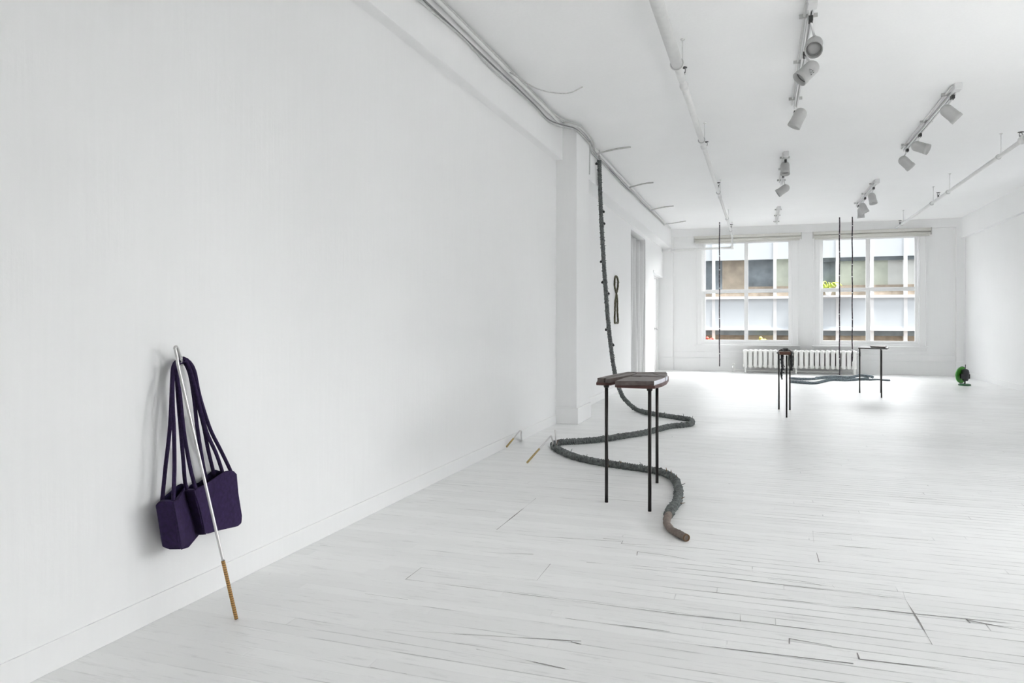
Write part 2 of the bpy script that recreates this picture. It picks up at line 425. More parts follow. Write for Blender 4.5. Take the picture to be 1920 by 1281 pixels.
# ------------------------------------------------------------------ floor patches and open seams
def ribbon(mb, pts, w=.0026, z=.0012):
    P = catmull([(p[0], p[1], 0) for p in pts], .04) if len(pts) > 2 else [V(*pts[0][:2], 0).lerp(V(*pts[1][:2], 0), i / 20) for i in range(21)]
    vs = []; fs = []
    for i, p in enumerate(P):
        t = (P[min(i + 1, len(P) - 1)] - P[max(0, i - 1)]).normalized(); n = Vector((-t.y, t.x, 0))
        q = w * max(.12, .35 + 1.5 * noise.noise(Vector((p.x * 5, p.y * 5, 1.3))))
        vs += [(p.x + n.x * q, p.y + n.y * q, z), (p.x - n.x * q, p.y - n.y * q, z)]
    fs = [(2 * i, 2 * i + 1, 2 * i + 3, 2 * i + 2) for i in range(len(P) - 1)]
    mb.add(vs, fs)
fl = bpy.data.objects['floor']
sm = MB()
for seg in [
    ((-1.319, 3.582, 0), (-1.051, 3.574, 0)), ((-1.051, 3.574, 0), (-0.661, 3.621, 0)), ((-1.324, 3.612, 0), (-1.324, 3.73, 0)),
    ((-1.324, 3.73, 0), (-1.328, 4.337, 0)), ((-1.439, 2.945, 0), (-0.901, 2.959, 0)), ((-0.901, 2.959, 0), (-0.903, 3.02, 0)),
    ((-0.903, 3.02, 0), (-0.905, 3.181, 0)), ((-1.439, 2.945, 0), (-1.437, 2.795, 0)), ((-1.438, 2.788, 0), (-0.316, 2.788, 0)), ((-0.316, 2.788, 0), (-0.071, 2.8, 0)),
    ((-0.071, 2.8, 0), (0.551, 2.811, 0)), ((-0.072, 2.861, 0), (-0.07, 2.795, 0)), ((0.551, 3.327, 0), (0.544, 3.228, 0)), ((0.544, 3.228, 0), (0.552, 2.978, 0)), ((0.552, 2.978, 0), (0.554, 2.804, 0)),
    ((0.03, 3.298, 0), (0.551, 3.277, 0)), ((-0.369, 3.253, 0), (0.543, 3.233, 0)), ((0.261, 4.134, 0), (0.252, 3.915, 0)), ((0.253, 3.747, 0), (0.254, 3.601, 0)),
    ((0.262, 4.114, 0), (0.799, 4.14, 0)), ((0.309, 3.898, 0), (0.665, 3.914, 0)), ((0.256, 3.617, 0), (0.823, 3.625, 0)), ((0.587, 5.127, 0), (1.037, 5.119, 0)),
    ((0.72, 3.081, 0), (0.888, 3.035, 0)), ((0.721, 3.086, 0), (0.725, 3.052, 0)), ((-2.056, 3.079, 0), (-1.972, 3.08, 0)), ((-0.905, 2.27, 0), (-0.586, 2.232, 0)),
    ((-1.517, 2.587, 0), (-1.323, 2.588, 0)), ((-1.177, 2.041, 0), (-1.045, 2.038, 0)), ((-0.618, 2.428, 0), (-0.579, 2.42, 0)), ((0.093, 2.699, 0), (0.23, 2.684, 0)),
    ((0.095, 2.699, 0), (0.093, 2.654, 0)), ((0.304, 2.655, 0), (0.305, 2.607, 0)), ((0.305, 2.607, 0), (0.596, 2.626, 0)), ((-0.758, 3.645, 0), (-0.656, 3.642, 0)), ((-0.656, 3.642, 0), (-0.654, 3.586, 0)),
    ((-0.654, 3.586, 0), (-0.417, 3.631, 0)), ((-0.559, 3.486, 0), (-0.552, 3.429, 0)), ((-0.559, 3.486, 0), (-0.404, 3.472, 0)), ((-0.404, 3.472, 0), (0.241, 3.29, 0)),
    ((0.283, 3.305, 0), (0.29, 3.275, 0)), ((-0.347, 3.057, 0), (0.523, 3.081, 0)), ((0.523, 3.081, 0), (0.907, 3.1, 0)), ((-0.288, 2.537, 0), (0.283, 2.568, 0)),
    ((-1.321, 3.225, 0), (-1.019, 3.286, 0)), ((-0.754, 3.256, 0), (-0.397, 3.294, 0)), ((-1.314, 2.3, 0), (-0.585, 2.444, 0)), ((-0.686, 2.614, 0), (-0.305, 2.622, 0)), ]:
    ribbon(sm, seg)
sm.build('seam', M['seam'], fl)

# ------------------------------------------------------------------ windows
def window(name, w, y0, y1, seed):
    x0, x1, z0, z1 = w
    root = empty(name, ((x0 + x1) / 2, y0, z0), kind='structure')
    c = MB()                                     # casing around the opening
    c.box(x0 - .12, x0, y0 - .03, y0 + .002, z0 - .02, z1 + .1); c.box(x1, x1 + .12, y0 - .03, y0 + .002, z0 - .02, z1 + .1)
    c.box(x0 - .12, x1 + .12, y0 - .03, y0 + .002, z1, z1 + .12)
    c.box(x0 - .13, x0 - .105, y0 - .045, y0 + .002, z0 - .02, z1 + .12); c.box(x1 + .105, x1 + .13, y0 - .045, y0 + .002, z0 - .02, z1 + .12)
    c.box(x0, x0 + .022, y0, y1, z0, z1); c.box(x1 - .022, x1, y0, y1, z0, z1); c.box(x0, x1, y0, y1, z1 - .03, z1); c.box(x0, x1, y0, y1, z0, z0 + .02)
    c.build('casing', M['trim'], root, bev=.003)
    MB().box(x0 - .16, x1 + .16, y0 - .075, y0 + .05, z0 - .05, z0 - .02).box(x0 - .13, x1 + .13, y0 - .03, y0 + .002, z0 - .12, z0 - .05).build('sill', M['trim'], root, bev=.004)
    zm = z0 + (z1 - z0) * .505; xm = (x0 + x1) / 2
    for nm, za, zb, ya in (('lower_sash', z0 + .02, zm + .04, y0 + .05), ('upper_sash', zm - .04, z1 - .03, y0 + .09)):
        f = MB(); a, b = x0 + .022, x1 - .022; t = .052; yb = ya + .035
        bt = .07 if nm == 'lower_sash' else .06
        f.box(a, a + t, ya, yb, za, zb); f.box(b - t, b, ya, yb, za, zb); f.box(a + t, b - t, ya, yb, za, za + bt); f.box(a + t, b - t, ya, yb, zb - .055, zb)
        f.box(xm - .042, xm + .042, ya, yb, za + bt, zb - .055)
        s = f.build(nm, M['trim'], root, bev=.003)
        for (p, q) in ((a + t, xm - .042), (xm + .042, b - t)):
            MB().box(p - .004, q + .004, ya + .014, ya + .018, za + bt - .004, zb - .051).build('pane', M['glass'], s)
    l = MB().box(xm - .03, xm + .03, y0 + .02, y0 + .05, zm + .02, zm + .035).cyl((xm, y0 + .035, zm + .035), (xm + .02, y0 + .035, zm + .05), .006)
    l.build('sash_lock', M['trim'], root)
    return root
window('window_1', W1, 17.15, 17.32, 1)
window('window_2', W2, 17.15, 17.32, 2)
for i_, h in enumerate(SW):
    w_ = window('window_%d' % (i_ + 3), (0, h[1] - h[0], h[2], h[3]), 0, .2, 5)
    w_.rotation_euler.z = -PI / 2; w_.location = (XR, (h[0] + h[1]) / 2, h[2])

def blind(x0, x1, label):
    y = 17.055
    r = empty('roller_blind', ((x0 + x1) / 2, y, 3.05), label, 'blind', 'roller blinds over the windows')
    MB().box(x0, x1, y - .075, y + .012, 3.0, 3.066).build('cassette', M['blindrail'] if 0 else M['blind'], r, bev=.012)
    MB().lathe((x0 + .01, y - .035, 2.965), (1, 0, 0), [(0, .0), (0, .034), (x1 - x0 - .02, .034), (x1 - x0 - .02, 0)], 20).build('roller', M['blind'], r)
    MB().box(x0 + .03, x1 - .03, y - .045, y - .03, 2.900, 2.935).build('bottom_rail', M['blind'], r, bev=.004)
    MB().box(x0 - .008, x0, y - .08, y + .014, 2.925, 3.07).build('bracket', M['blindrail'], r)
    MB().box(x1, x1 + .008, y - .08, y + .014, 2.925, 3.07).build('bracket', M['blindrail'], r)
blind(-1.43, .84, 'cream roller blind rolled up over the left window')
blind(1.08, 3.34, 'cream roller blind rolled up over the right window')

# ------------------------------------------------------------------ door and curtain on the far left wall
d = empty('door_1', (-2.26, 16.25, 0), kind='structure')
MB().box(-2.31, -2.262, 15.72, 16.86, .01, 2.10).build('door_leaf', M['trim'], d, bev=.003)
MB().box(-2.30, -2.24, 15.60, 15.72, 0, 2.15).box(-2.30, -2.24, 16.86, 17.0, 0, 2.15).box(-2.30, -2.24, 15.72, 16.86, 2.10, 2.155).build('door_frame', M['trim'], d, bev=.003)
k = MB().lathe((-2.262, 16.5, .96), (1, 0, 0), [(0, .026), (.006, .026), (.008, .01), (.035, .01), (.04, .022), (.055, .026), (.068, .018), (.07, 0)], 20)
k.build('door_knob', M['steel'], d)
struct('trim_9', MB().box(-2.17, -2.135, 15.5, 17.06, 2.16, 2.215).box(-2.3, -2.14, 15.6, 17.06, 2.14, 2.162), M['trim'], .004)

cu = empty('curtain', (-2.25, 13.55, 0), 'white floor length curtain hanging in the left wall opening', 'curtain')
vs = []; fs = []; n = 150
for i in range(n + 1):
    t = i / n; y = 12.73 + 1.64 * t
    ph = t * 2 * PI * 5.2 + .9 * math.sin(t * 9)
    for k in range(13):
        z = .02 + 2.64 * k / 12
        am = .085 + .015 * math.sin(t * 17 + k * .35)
        x = -2.275 + am * math.sin(ph + .25 * math.sin(k * .5 + t * 5)) + .012 * math.sin(ph * 2.3)
        vs.append((x, y + .012 * math.sin(k * .6 + t * 20), z))
for i in range(n):
    for k in range(12): fs.append((i * 13 + k, (i + 1) * 13 + k, (i + 1) * 13 + k + 1, i * 13 + k + 1))
c_ = MB().add(vs, fs, smooth=True).build('cloth', M['curtain'], cu)
md = c_.modifiers.new('t', 'SOLIDIFY'); md.thickness = .003
MB().cyl((-2.275, 12.70, 2.70), (-2.275, 14.40, 2.70), .012).build('curtain_rod', M['pipe'], cu)

# ------------------------------------------------------------------ radiator
ry = 16.78; rx0 = (-0.365, 16.7, 0.515)[0]; rx1 = (1.911, 16.7, 0.542)[0]; ns = 22; pitch = (rx1 - rx0) / ns
rad = empty('radiator', ((rx0 + rx1) / 2, ry, 0), 'long white cast iron column radiator under the two windows', 'radiator')
def section_mesh(x, leg):
    s = MB(); inner = MB(); zb, zt = .105, .515
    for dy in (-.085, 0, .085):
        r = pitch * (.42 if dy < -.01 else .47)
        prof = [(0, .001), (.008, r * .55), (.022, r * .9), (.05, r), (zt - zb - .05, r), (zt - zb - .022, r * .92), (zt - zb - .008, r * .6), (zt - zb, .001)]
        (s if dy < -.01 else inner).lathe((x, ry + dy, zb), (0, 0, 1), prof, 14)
    for z in (zb + .045, zt - .045):
        s.cyl((x, ry - .085, z), (x, ry + .085, z), pitch * .34, 12)
        s.cyl((x - pitch * .5, ry, z), (x + pitch * .5, ry, z), .032, 12)
        s.cyl((x - pitch * .5, ry - .06, z), (x + pitch * .5, ry - .06, z), .022, 10)
    if leg:
        for dy in (-.085, .085):
            s.tube([(x, ry + dy, zb + .05), (x, ry + dy * 1.1, .05), (x, ry + dy * 1.25, .012), (x, ry + dy * 1.3, 0)], [.03, .02, .024, .03], 12)
    return s, inner
for i in range(ns):
    a_, b_ = section_mesh(rx0 + (i + .5) * pitch, i in (0, 10, ns - 1))
    sec = a_.build('column_section', M['raddy'], rad)
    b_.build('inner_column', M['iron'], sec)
pipe = MB().tube(catmull([(rx1 - .06, ry + .02, .07), (rx1 - .3, ry + .03, .05), (rx0 + .3, ry + .04, .045), (rx0 - .12, ry + .04, .05), (rx0 - .20, ry + .06, .07)], .06), .017, 10)
pipe.build('supply_pipe', M['raddy'], rad)
vl = MB().cyl((rx0 - .20, ry + .06, 0), (rx0 - .20, ry + .06, .17), .016).lathe((rx0 - .20, ry + .06, .08), (0, 0, 1), [(0, .015), (.005, .03), (.05, .03), (.055, .015)], 14)
vl.lathe((rx0 - .20, ry + .06, .165), (0, 0, 1), [(0, 0), (0, .03), (.02, .034), (.03, .02), (.032, 0)], 14)
vl.build('valve', M['raddy'], rad)
MB().cyl((rx1 + .0, ry, .45), (rx1 + .05, ry, .45), .012).lathe((rx1 + .06, ry, .39), (0, 0, 1), [(0, 0), (0, .018), (.02, .022), (.08, .022), (.1, .014), (.115, .01), (.116, 0)], 14).build('air_valve', M['steel'], rad)

# ------------------------------------------------------------------ sprinkler pipes
sp = empty('sprinkler_pipe', (-.60, 10, 3.06), 'thick white sprinkler pipe along the ceiling ending at the left window', 'pipe')
zp = 3.065
MB().cyl((-.60, YN + .02, zp), (-.60, 5.60, zp), .042).cyl((-.60, 5.60, zp), (-.60, 5.98, zp), .031).build('large_pipe', M['pipe'], sp)
MB().cyl((-.60, 5.9, zp), (-.60, 8.2, zp), .029, 16).cyl((-.60, 8.2, zp), (-.60, 11.6, zp), .025, 16).cyl((-.60, 11.6, zp), (-.60, 16.86, zp - .0), .021, 16).build('small_pipe', M['pipe'], sp)
MB().tube(catmull([(-.60, 16.82, zp), (-.60, 16.90, zp - .02), (-.60, 16.92, zp - .10), (-.60, 16.92, 2.80)], .02), .021, 14).build('drop_pipe', M['pipe'], sp)
MB().lathe((-.60, 16.92, 2.74), (0, 0, 1), [(0, 0), (0, .03), (.03, .036), (.08, .036), (.09, .025)], 16).build('elbow', M['pipe'], sp)
MB().cyl((-.60, 16.92, 2.775), (-1.93, 16.92, 2.755), .026, 16).cyl((-1.93, 16.92, 2.755), (-2.14, 16.92, 2.752), .03, 16).build('cross_pipe', M['pipe'], sp)
def hanger(par, x, y, r, zt=ZC, side=1):
    h = MB()
    xr = x + side * (r + .004)
    ring = [(x + (r + .006) * math.cos(a), y, zp_ + (r + .006) * math.sin(a)) for a in [math.radians(30 - i * 12) for i in range(20)]]
    h.tube(ring, .006, 8)
    h.cyl((ring[0][0], y, ring[0][2]), (ring[0][0], y, zt), .005, 8)
    h.lathe((ring[0][0], y, zt - .006), (0, 0, 1), [(0, .018), (.006, .018)], 12)
    h.build('hanger', M['pipe'], par)
    MB().lathe((x, y - .012, zp_), (0, 1, 0), [(0, r), (0, r + .007), (.024, r + .007), (.024, r)], 20).build('clamp_band', M['spot'], par)
zp_ = zp
for y, r in ((5.62, .042), (8.05, .029), (11.35, .025), (14.3, .021), (16.2, .021)): hanger(sp, -.60, y, r)
for y, r in ((6.15, .031), (8.35, .029), (11.75, .025)):
    MB().lathe((-.60, y, zp), (0, 1, 0), [(0, r - .004), (0, r + .006), (.05, r + .006), (.05, r - .004)], 20).build('coupling', M['pipe'], sp)
def head(par, x, y, z, big=False):
    MB().cyl((x, y, z), (x, y, z + .04), .011, 10).tube([(x - .012, y, z + .035), (x - .014, y, z + .06), (x, y, z + .075), (x + .014, y, z + .06), (x + .012, y, z + .035)], .003, 6).lathe((x, y, z + .075), (0, 0, 1), [(0, 0), (0, .028 if not big else .045), (.004, .028 if not big else .045), (.005, 0)], 16).build('sprinkler_head', M['darkfix'], par)
for y in (6.0, 8.55, 11.1, 15.9): head(sp, -.60 + .012, y, zp + .02, y > 15)
sp2 = empty('sprinkler_pipe', (2.57, 10, 2.98), 'thinner white sprinkler pipe along the ceiling on the right', 'pipe')
zp_ = 2.985
MB().cyl((2.56, YN + .02, zp_), (2.56, 8.75, zp_), .034).build('large_pipe', M['pipe'], sp2)
MB().cyl((2.56, 8.7, zp_), (2.56, 16.2, zp_), .022).build('small_pipe', M['pipe'], sp2)
for y in (9.6, 11.95, 13.0, 15.55): hanger(sp2, 2.56, y, .022)
for y in (8.85, 12.55, 15.75): head(sp2, 2.56, y, zp_ + .018)
MB().lathe((2.56, 8.68, zp_), (0, 1, 0), [(0, .03), (0, .044), (.12, .044), (.14, .022)], 20).build('coupling', M['pipe'], sp2)

# ------------------------------------------------------------------ conduit and cables along the left ceiling edge
cd = MB().tube(catmull([(-2.005, 1.0, 3.215), (-2.005, 4.4, 3.215), (-2.005, 7.2, 3.215), (-1.98, 7.45, 3.215), (-1.85, 7.62, 3.215), (-1.85, 8.22, 3.215), (-1.885, 8.5, 3.215), (-1.915, 8.9, 3.215), (-1.92, 12, 3.215), (-1.92, 16.6, 3.22)], .1), .017, 12)
tag(cd.build('conduit', M['pipe'], origin=(-2.0, 1.0, 3.2)), 'white rigid conduit running the whole left ceiling edge', 'conduit')
rnd = random.Random(3)
for j, (dx, dz, mm, sag, lb) in enumerate([(.028, .012, 'cable', .004, 'pale cable on the ceiling just right of the conduit'), (-.012, -.038, 'cable2', .02, 'dark grey cable slung loosely under the conduit'), (-.006, -.065, 'cable', .035, 'lowest sagging pale cable on the left ceiling beam')]):
    pts = []
    for y in [1.0, 2.2, 3.2, 4.0, 4.8, 5.4, 6.0, 6.6, 7.1]:
        pts.append((-2.02 + dx + .004 * rnd.random(), y, 3.215 + dz - sag * rnd.random()))
    pts += [(-1.99 + dx, 7.42, 3.215 + dz), (-1.86 + dx, 7.60, 3.205 + dz * .7), (-1.86 + dx * .8, 8.2, 3.20 + dz * .6)]
    for y in ([8.7, 9.4, 10.2, 11.0, 11.8, 12.6, 13.5, 14.6, 15.6] if j != 0 else [8.7]):
        pts.append((-1.93 + dx * .6 + .012 * max(0, 0), y, 3.20 + dz * .5 - sag * .8 * rnd.random()))
    pts = [(max(p[0], -2.032 if p[1] < 7.3 else -1.945), p[1], p[2]) for p in pts]
    tag(MB().tube(catmull(pts, .06), .0065 if j else .009, 8).build('cable', M[mm], origin=pts[0]), lb, 'cable', 'cables along the left ceiling edge')
tails = [([(-1.99, 5.75, 3.2), (-1.80, 5.95, 3.10), (-1.62, 6.2, 3.12), (-1.536, 6.46, 3.247)], 'thin curved cable rising to the ceiling before the pillar'),
         ([(-1.92, 8.85, 3.19), (-1.80, 8.85, 3.215), (-1.65, 8.85, 3.235), (-1.50, 8.85, 3.243)], 'short cable branching right at the top of the hanging rope'),
         ([(-1.92, 11.2, 3.19), (-1.80, 11.2, 3.215), (-1.68, 11.2, 3.235), (-1.55, 11.2, 3.243)], 'short ceiling cable branching right, middle one beyond the rope'),
         ([(-1.92, 13.58, 3.19), (-1.80, 13.58, 3.215), (-1.65, 13.58, 3.235), (-1.51, 13.58, 3.243)], 'short ceiling cable branching right above the curtain'),
         ([(-1.92, 15.66, 3.2), (-1.80, 15.66, 3.205), (-1.65, 15.66, 3.22), (-1.49, 15.66, 3.243)], 'farthest short ceiling cable, nearest the windows'),
         ([(-1.87, 8.23, 3.2), (-1.872, 8.262, 3.14), (-1.875, 8.265, 3.02), (-1.878, 8.262, 2.86), (-1.88, 8.262, 2.82)], 'loose cable end dangling down beside the pillar')]
for pts, lb in tails:
    r0 = .006 if 'dangling' in lb or 'curved' in lb else .011
    tag(MB().tube(catmull(pts, .03), r0, 8).build('cable', M['cable'], origin=pts[0]), lb, 'cable', 'short cable ends on the ceiling')

# ------------------------------------------------------------------ track lights
def track(x, y0, y1, label, vis=True):
    t = empty('light_track', (x, (y0 + y1) / 2, 3.22), label, 'light track', 'ceiling light tracks')
    r = MB().box(x - .017, x - .006, y0, y1, 3.195, 3.222).box(x + .006, x + .017, y0, y1, 3.195, 3.222).box(x - .017, x + .017, y0, y1, 3.216, 3.224)
    r.build('rail', M['rail'], t)
    MB().cyl((x - .035, y0 + .05, 3.238), (x - .035, y1, 3.238), .009, 10).build('feed_conduit', M['pipe'], t)
    MB().box(x - .03, x + .03, y0 - .02, y0 + .09, 3.19, 3.25).build('feed_box', M['rail'], t, bev=.004)
    for y in (y0 + .3, (y0 + y1) / 2, y1 - .2):
        MB().box(x - .07, x + .05, y - .006, y + .006, 3.224, 3.25).build('mounting_clip', M['cable'], t)
    return t
track(.325, 5.15, 7.62, 'nearest ceiling track carrying three spotlights')
track(1.675, 7.45, 9.98, 'right ceiling track carrying three spotlights, nearer one')
track(.305, 9.72, 11.80, 'ceiling track between the windows carrying two spotlights')
track(1.655, 12.05, 14.48, 'right ceiling track carrying three spotlights, farther one')
track(.325, 14.3, 16.50, 'farthest ceiling track, empty, close to the windows')

def spot(top, cen, axis, label, L=.185, r=.056, mark=False):
    top = Vector(top); cen = Vector(cen); a = Vector(axis).normalized()
    s = empty('track_spotlight', top, label, 'spotlight', 'track spotlights on the ceiling')
    tail = cen - a * L * .5
    prof = [(0, 0)] + [(r - r * math.cos(q), r * math.sin(q)) for q in [math.radians(15 * i) for i in range(1, 7)]] + [(L * .80, r), (L * .81, r * 1.06), (L, r * 1.07), (L, r * 1.0), (L * .78, r * .96), (L * .74, r * .72)]
    MB().lathe(tail, a, prof, 28).build('lamp_housing', M['spot'], s)
    bb = MB().lathe(tail + a * L * .70, a, [(0, r * .95), (L * .10, r * .955), (L * .07, r * .93), (.0, r * .80)], 28)
    bb.build('reflector', M['spotin'], s)
    MB().lathe(tail + a * L * .72, a, [(0, r * .80), (.014, r * .76), (.022, r * .5), (.026, 0)], 24).build('bulb', M['bulb'], s)
    # bracket from the track adapter down to the side of the housing
    piv = cen - a * L * .15 + Vector((0, 0, 1)) * r * .9
    MB().box(top.x - .014, top.x + .014, top.y - .035, top.y + .035, 3.160, 3.194).build('track_adapter', M['darkfix'], s, bev=.003)
    MB().cyl((top.x, top.y, 3.17), piv, .008, 10).cyl(piv - Vector((0, 0, .02)), piv + Vector((0, 0, .012)), .013, 10).build('stem', M['rail'], s)
    if mark:
        side = Vector((0, -1, -.5)).normalized(); side = (side - a * side.dot(a)).normalized(); up = a.cross(side)
        c = cen + a * .012 + side * (r + .0008)
        tri = [c + up * .016, c - up * .012 + a * .016, c - up * .012 - a * .016, c + up * .016]
        mk = MB()
        for i in range(3): mk.cyl(tri[i], tri[i + 1], .0011, 6)
        mk.cyl(c - up * .024 - a * .012, c - up * .024 - a * .004, .003, 6); mk.cyl(c - up * .022 + a * .012, c - up * .026 + a * .02, .003, 6)
        mk.build('printed_mark', M['darkfix'], s)
SP = [
 ((0.325, 5.366, 3.158), (0.36, 5.54, 3.055), (-.02, -.16, -.12), 'nearest grey spotlight, its round opening turned to the viewer', 0),
 ((0.325, 6.062, 3.141), (0.34, 5.922, 3.002), (-.13, -.05, -.13), 'second grey spotlight on the nearest track, small triangle printed on it', 1),
 ((0.325, 7.71, 3.278), (0.33, 7.176, 2.987), (-.085, .0, -.17), 'third grey spotlight at the far end of the nearest track', 0),
 ((1.675, 7.645, 3.19), (1.675, 7.744, 3.06), (.12, .0, -.12), 'spotlight on the right track, closest to the viewer of that track', 0),
 ((1.675, 9.087, 3.19), (1.675, 9.087, 3.048), (.17, -.07, -.09), 'middle spotlight of the nearer right track, dark opening turned right', 0),
 ((1.675, 9.83, 3.167), (1.675, 9.932, 3.053), (.13, .03, -.13), 'last spotlight of the nearer right track, tilted steeply down right', 0),
 ((0.305, 9.966, 3.233), (0.305, 10.181, 3.133), (.0, -.06, -.18), 'spotlight pointing straight down between the two ceiling pipes', 0),
 ((0.305, 11.01, 3.148), (0.305, 11.01, 2.989), (-.15, .0, -.10), 'spotlight tilted left behind the straight down one', 0),
 ((1.655, 12.431, 3.18), (1.655, 12.572, 3.046), (.03, -.04, -.17), 'first spotlight of the farther right track, pointing down', 0),
 ((1.655, 13.399, 3.162), (1.655, 13.598, 3.049), (.07, .0, -.15), 'middle spotlight of the farther right track, overlapping the next', 0),
 ((1.655, 14.273, 3.188), (1.655, 13.945, 3.017), (.01, .02, -.15), 'last spotlight of the farther right track, half hidden', 0)]
for top, cen, ax, lb, mk in SP:
    spot((top[0], top[1], 3.2), cen, ax, lb, mark=bool(mk))

# ------------------------------------------------------------------ bags on the left wall
def P3(l): return [Vector(p[:3]) for p in l]
def padded(front, back, name, mat, par, bev=.006):
    return MB().sheet(P3(front), P3(back)).build(name, mat, par, bev=bev, bseg=3)
bagA = empty('felt_bag', (-2.06, 2.15, .26), 'smaller dark purple folded bag hanging at the left, nearest the viewer', 'bag')
bagB = empty('felt_bag', (-2.06, 2.4, .26), 'larger dark purple folded bag hanging on the right, behind the cane', 'bag')
padded([(-2.055, 2.047, 0.445), (-2.035, 2.052, 0.459), (-1.985, 2.06, 0.458), (-1.985, 2.098, 0.277), (-2.02, 2.078, 0.279), (-2.05, 2.074, 0.287)],
       [(-2.085, 2.092, 0.444), (-2.065, 2.092, 0.455), (-2.015, 2.103, 0.455), (-2.015, 2.142, 0.27), (-2.05, 2.119, 0.272), (-2.08, 2.117, 0.279)], 'front_panel', M['navy'], bagA)
padded([(-1.985, 2.062, 0.457), (-2.0, 2.098, 0.459), (-2.06, 2.193, 0.471), (-2.06, 2.267, 0.275), (-2.0, 2.15, 0.268), (-1.985, 2.1, 0.276)],
       [(-2.01, 2.088, 0.457), (-2.025, 2.129, 0.462), (-2.085, 2.219, 0.473), (-2.085, 2.295, 0.273), (-2.03, 2.182, 0.263), (-2.015, 2.134, 0.271)], 'side_panel', M['navy'], bagA)
padded([(-2.092, 2.104, 0.445), (-2.092, 2.192, 0.483), (-2.092, 2.213, 0.487), (-2.092, 2.238, 0.469), (-2.092, 2.294, 0.267), (-2.092, 2.221, 0.244), (-2.092, 2.129, 0.27)],
       [(-2.112, 2.124, 0.438), (-2.112, 2.213, 0.477), (-2.112, 2.234, 0.481), (-2.112, 2.259, 0.463), (-2.112, 2.316, 0.259), (-2.112, 2.243, 0.235), (-2.112, 2.15, 0.263)], 'back_panel', M['navyin'], bagA)
padded([(-2.062, 2.19, 0.461), (-2.045, 2.188, 0.469), (-2.005, 2.179, 0.474), (-2.005, 2.237, 0.29), (-2.045, 2.248, 0.282), (-2.06, 2.247, 0.291)],
       [(-2.088, 2.234, 0.456), (-2.07, 2.228, 0.465), (-2.03, 2.22, 0.469), (-2.03, 2.279, 0.283), (-2.07, 2.29, 0.276), (-2.085, 2.289, 0.283)], 'side_panel', M['navy'], bagB)
padded([(-2.003, 2.18, 0.474), (-2.012, 2.239, 0.479), (-2.03, 2.374, 0.504), (-2.035, 2.43, 0.495), (-2.037, 2.454, 0.475), (-2.037, 2.464, 0.396), (-2.037, 2.487, 0.296), (-2.037, 2.484, 0.266), (-2.035, 2.458, 0.259), (-2.02, 2.329, 0.278), (-2.003, 2.241, 0.29)],
       [(-2.028, 2.215, 0.47), (-2.037, 2.276, 0.475), (-2.055, 2.409, 0.5), (-2.058, 2.457, 0.491), (-2.06, 2.482, 0.47), (-2.06, 2.492, 0.39), (-2.06, 2.512, 0.29), (-2.06, 2.508, 0.262), (-2.058, 2.486, 0.256), (-2.045, 2.361, 0.274), (-2.028, 2.274, 0.284)], 'front_panel', M['navy'], bagB, .008)
padded([(-2.09, 2.241, 0.458), (-2.09, 2.258, 0.473), (-2.09, 2.28, 0.471), (-2.09, 2.297, 0.469), (-2.09, 2.373, 0.505), (-2.09, 2.392, 0.503), (-2.09, 2.454, 0.48), (-2.09, 2.505, 0.439), (-2.09, 2.531, 0.264), (-2.09, 2.344, 0.264), (-2.09, 2.297, 0.276)],
       [(-2.112, 2.265, 0.451), (-2.112, 2.282, 0.467), (-2.112, 2.304, 0.464), (-2.112, 2.321, 0.462), (-2.112, 2.398, 0.498), (-2.112, 2.417, 0.497), (-2.112, 2.479, 0.474), (-2.112, 2.531, 0.432), (-2.112, 2.558, 0.255), (-2.112, 2.368, 0.255), (-2.112, 2.321, 0.268)], 'back_panel', M['navyin'], bagB)
# piping along the open seams of the two spines
MB().tube(catmull(P3([(-1.978, 2.052, 0.462), (-1.976, 2.07, 0.374), (-1.978, 2.093, 0.281)]), .01), .0035, 8).build('seam_piping', M['cord'], bagA)
MB().tube(catmull(P3([(-1.998, 2.172, 0.478), (-1.996, 2.202, 0.397), (-1.998, 2.232, 0.295)]), .01), .0035, 8).build('seam_piping', M['cord'], bagB)
def strap(par, pts):
    MB().tube(catmull(P3(pts), .012), .0072, 12, lobes=6, amp=.05, pitch=.02).build('strap', M['cord'], par)
strap(bagA, [(-2.078, 2.102, 0.428), (-2.078, 2.105, 0.463), (-2.075, 2.115, 0.563), (-2.07, 2.127, 0.678), (-2.07, 2.135, 0.756), (-2.075, 2.147, 0.883), (-2.08, 2.158, 0.934), (-2.085, 2.179, 0.953), (-2.08, 2.195, 0.954), (-2.085, 2.211, 0.947)])
strap(bagA, [(-2.005, 2.08, 0.432), (-2.005, 2.08, 0.465), (-2.01, 2.091, 0.568), (-2.02, 2.099, 0.708), (-2.03, 2.104, 0.798), (-2.045, 2.119, 0.886), (-2.06, 2.145, 0.935), (-2.07, 2.171, 0.95), (-2.075, 2.195, 0.95)])
strap(bagA, [(-2.078, 2.231, 0.445), (-2.078, 2.215, 0.489), (-2.075, 2.203, 0.571), (-2.07, 2.187, 0.669), (-2.07, 2.174, 0.789), (-2.07, 2.166, 0.874), (-2.08, 2.177, 0.929), (-2.088, 2.198, 0.948), (-2.088, 2.217, 0.953)])
strap(bagB, [(-2.02, 2.218, 0.448), (-2.02, 2.204, 0.478), (-2.03, 2.19, 0.552), (-2.04, 2.177, 0.648), (-2.05, 2.171, 0.742), (-2.06, 2.169, 0.836), (-2.065, 2.164, 0.882), (-2.07, 2.166, 0.93), (-2.07, 2.182, 0.951), (-2.075, 2.203, 0.954)])
strap(bagA, [(-2.078, 2.333, 0.465), (-2.078, 2.316, 0.512), (-2.075, 2.292, 0.605), (-2.07, 2.267, 0.705), (-2.07, 2.253, 0.803), (-2.07, 2.236, 0.885), (-2.075, 2.225, 0.926), (-2.08, 2.214, 0.947), (-2.082, 2.2, 0.95)])
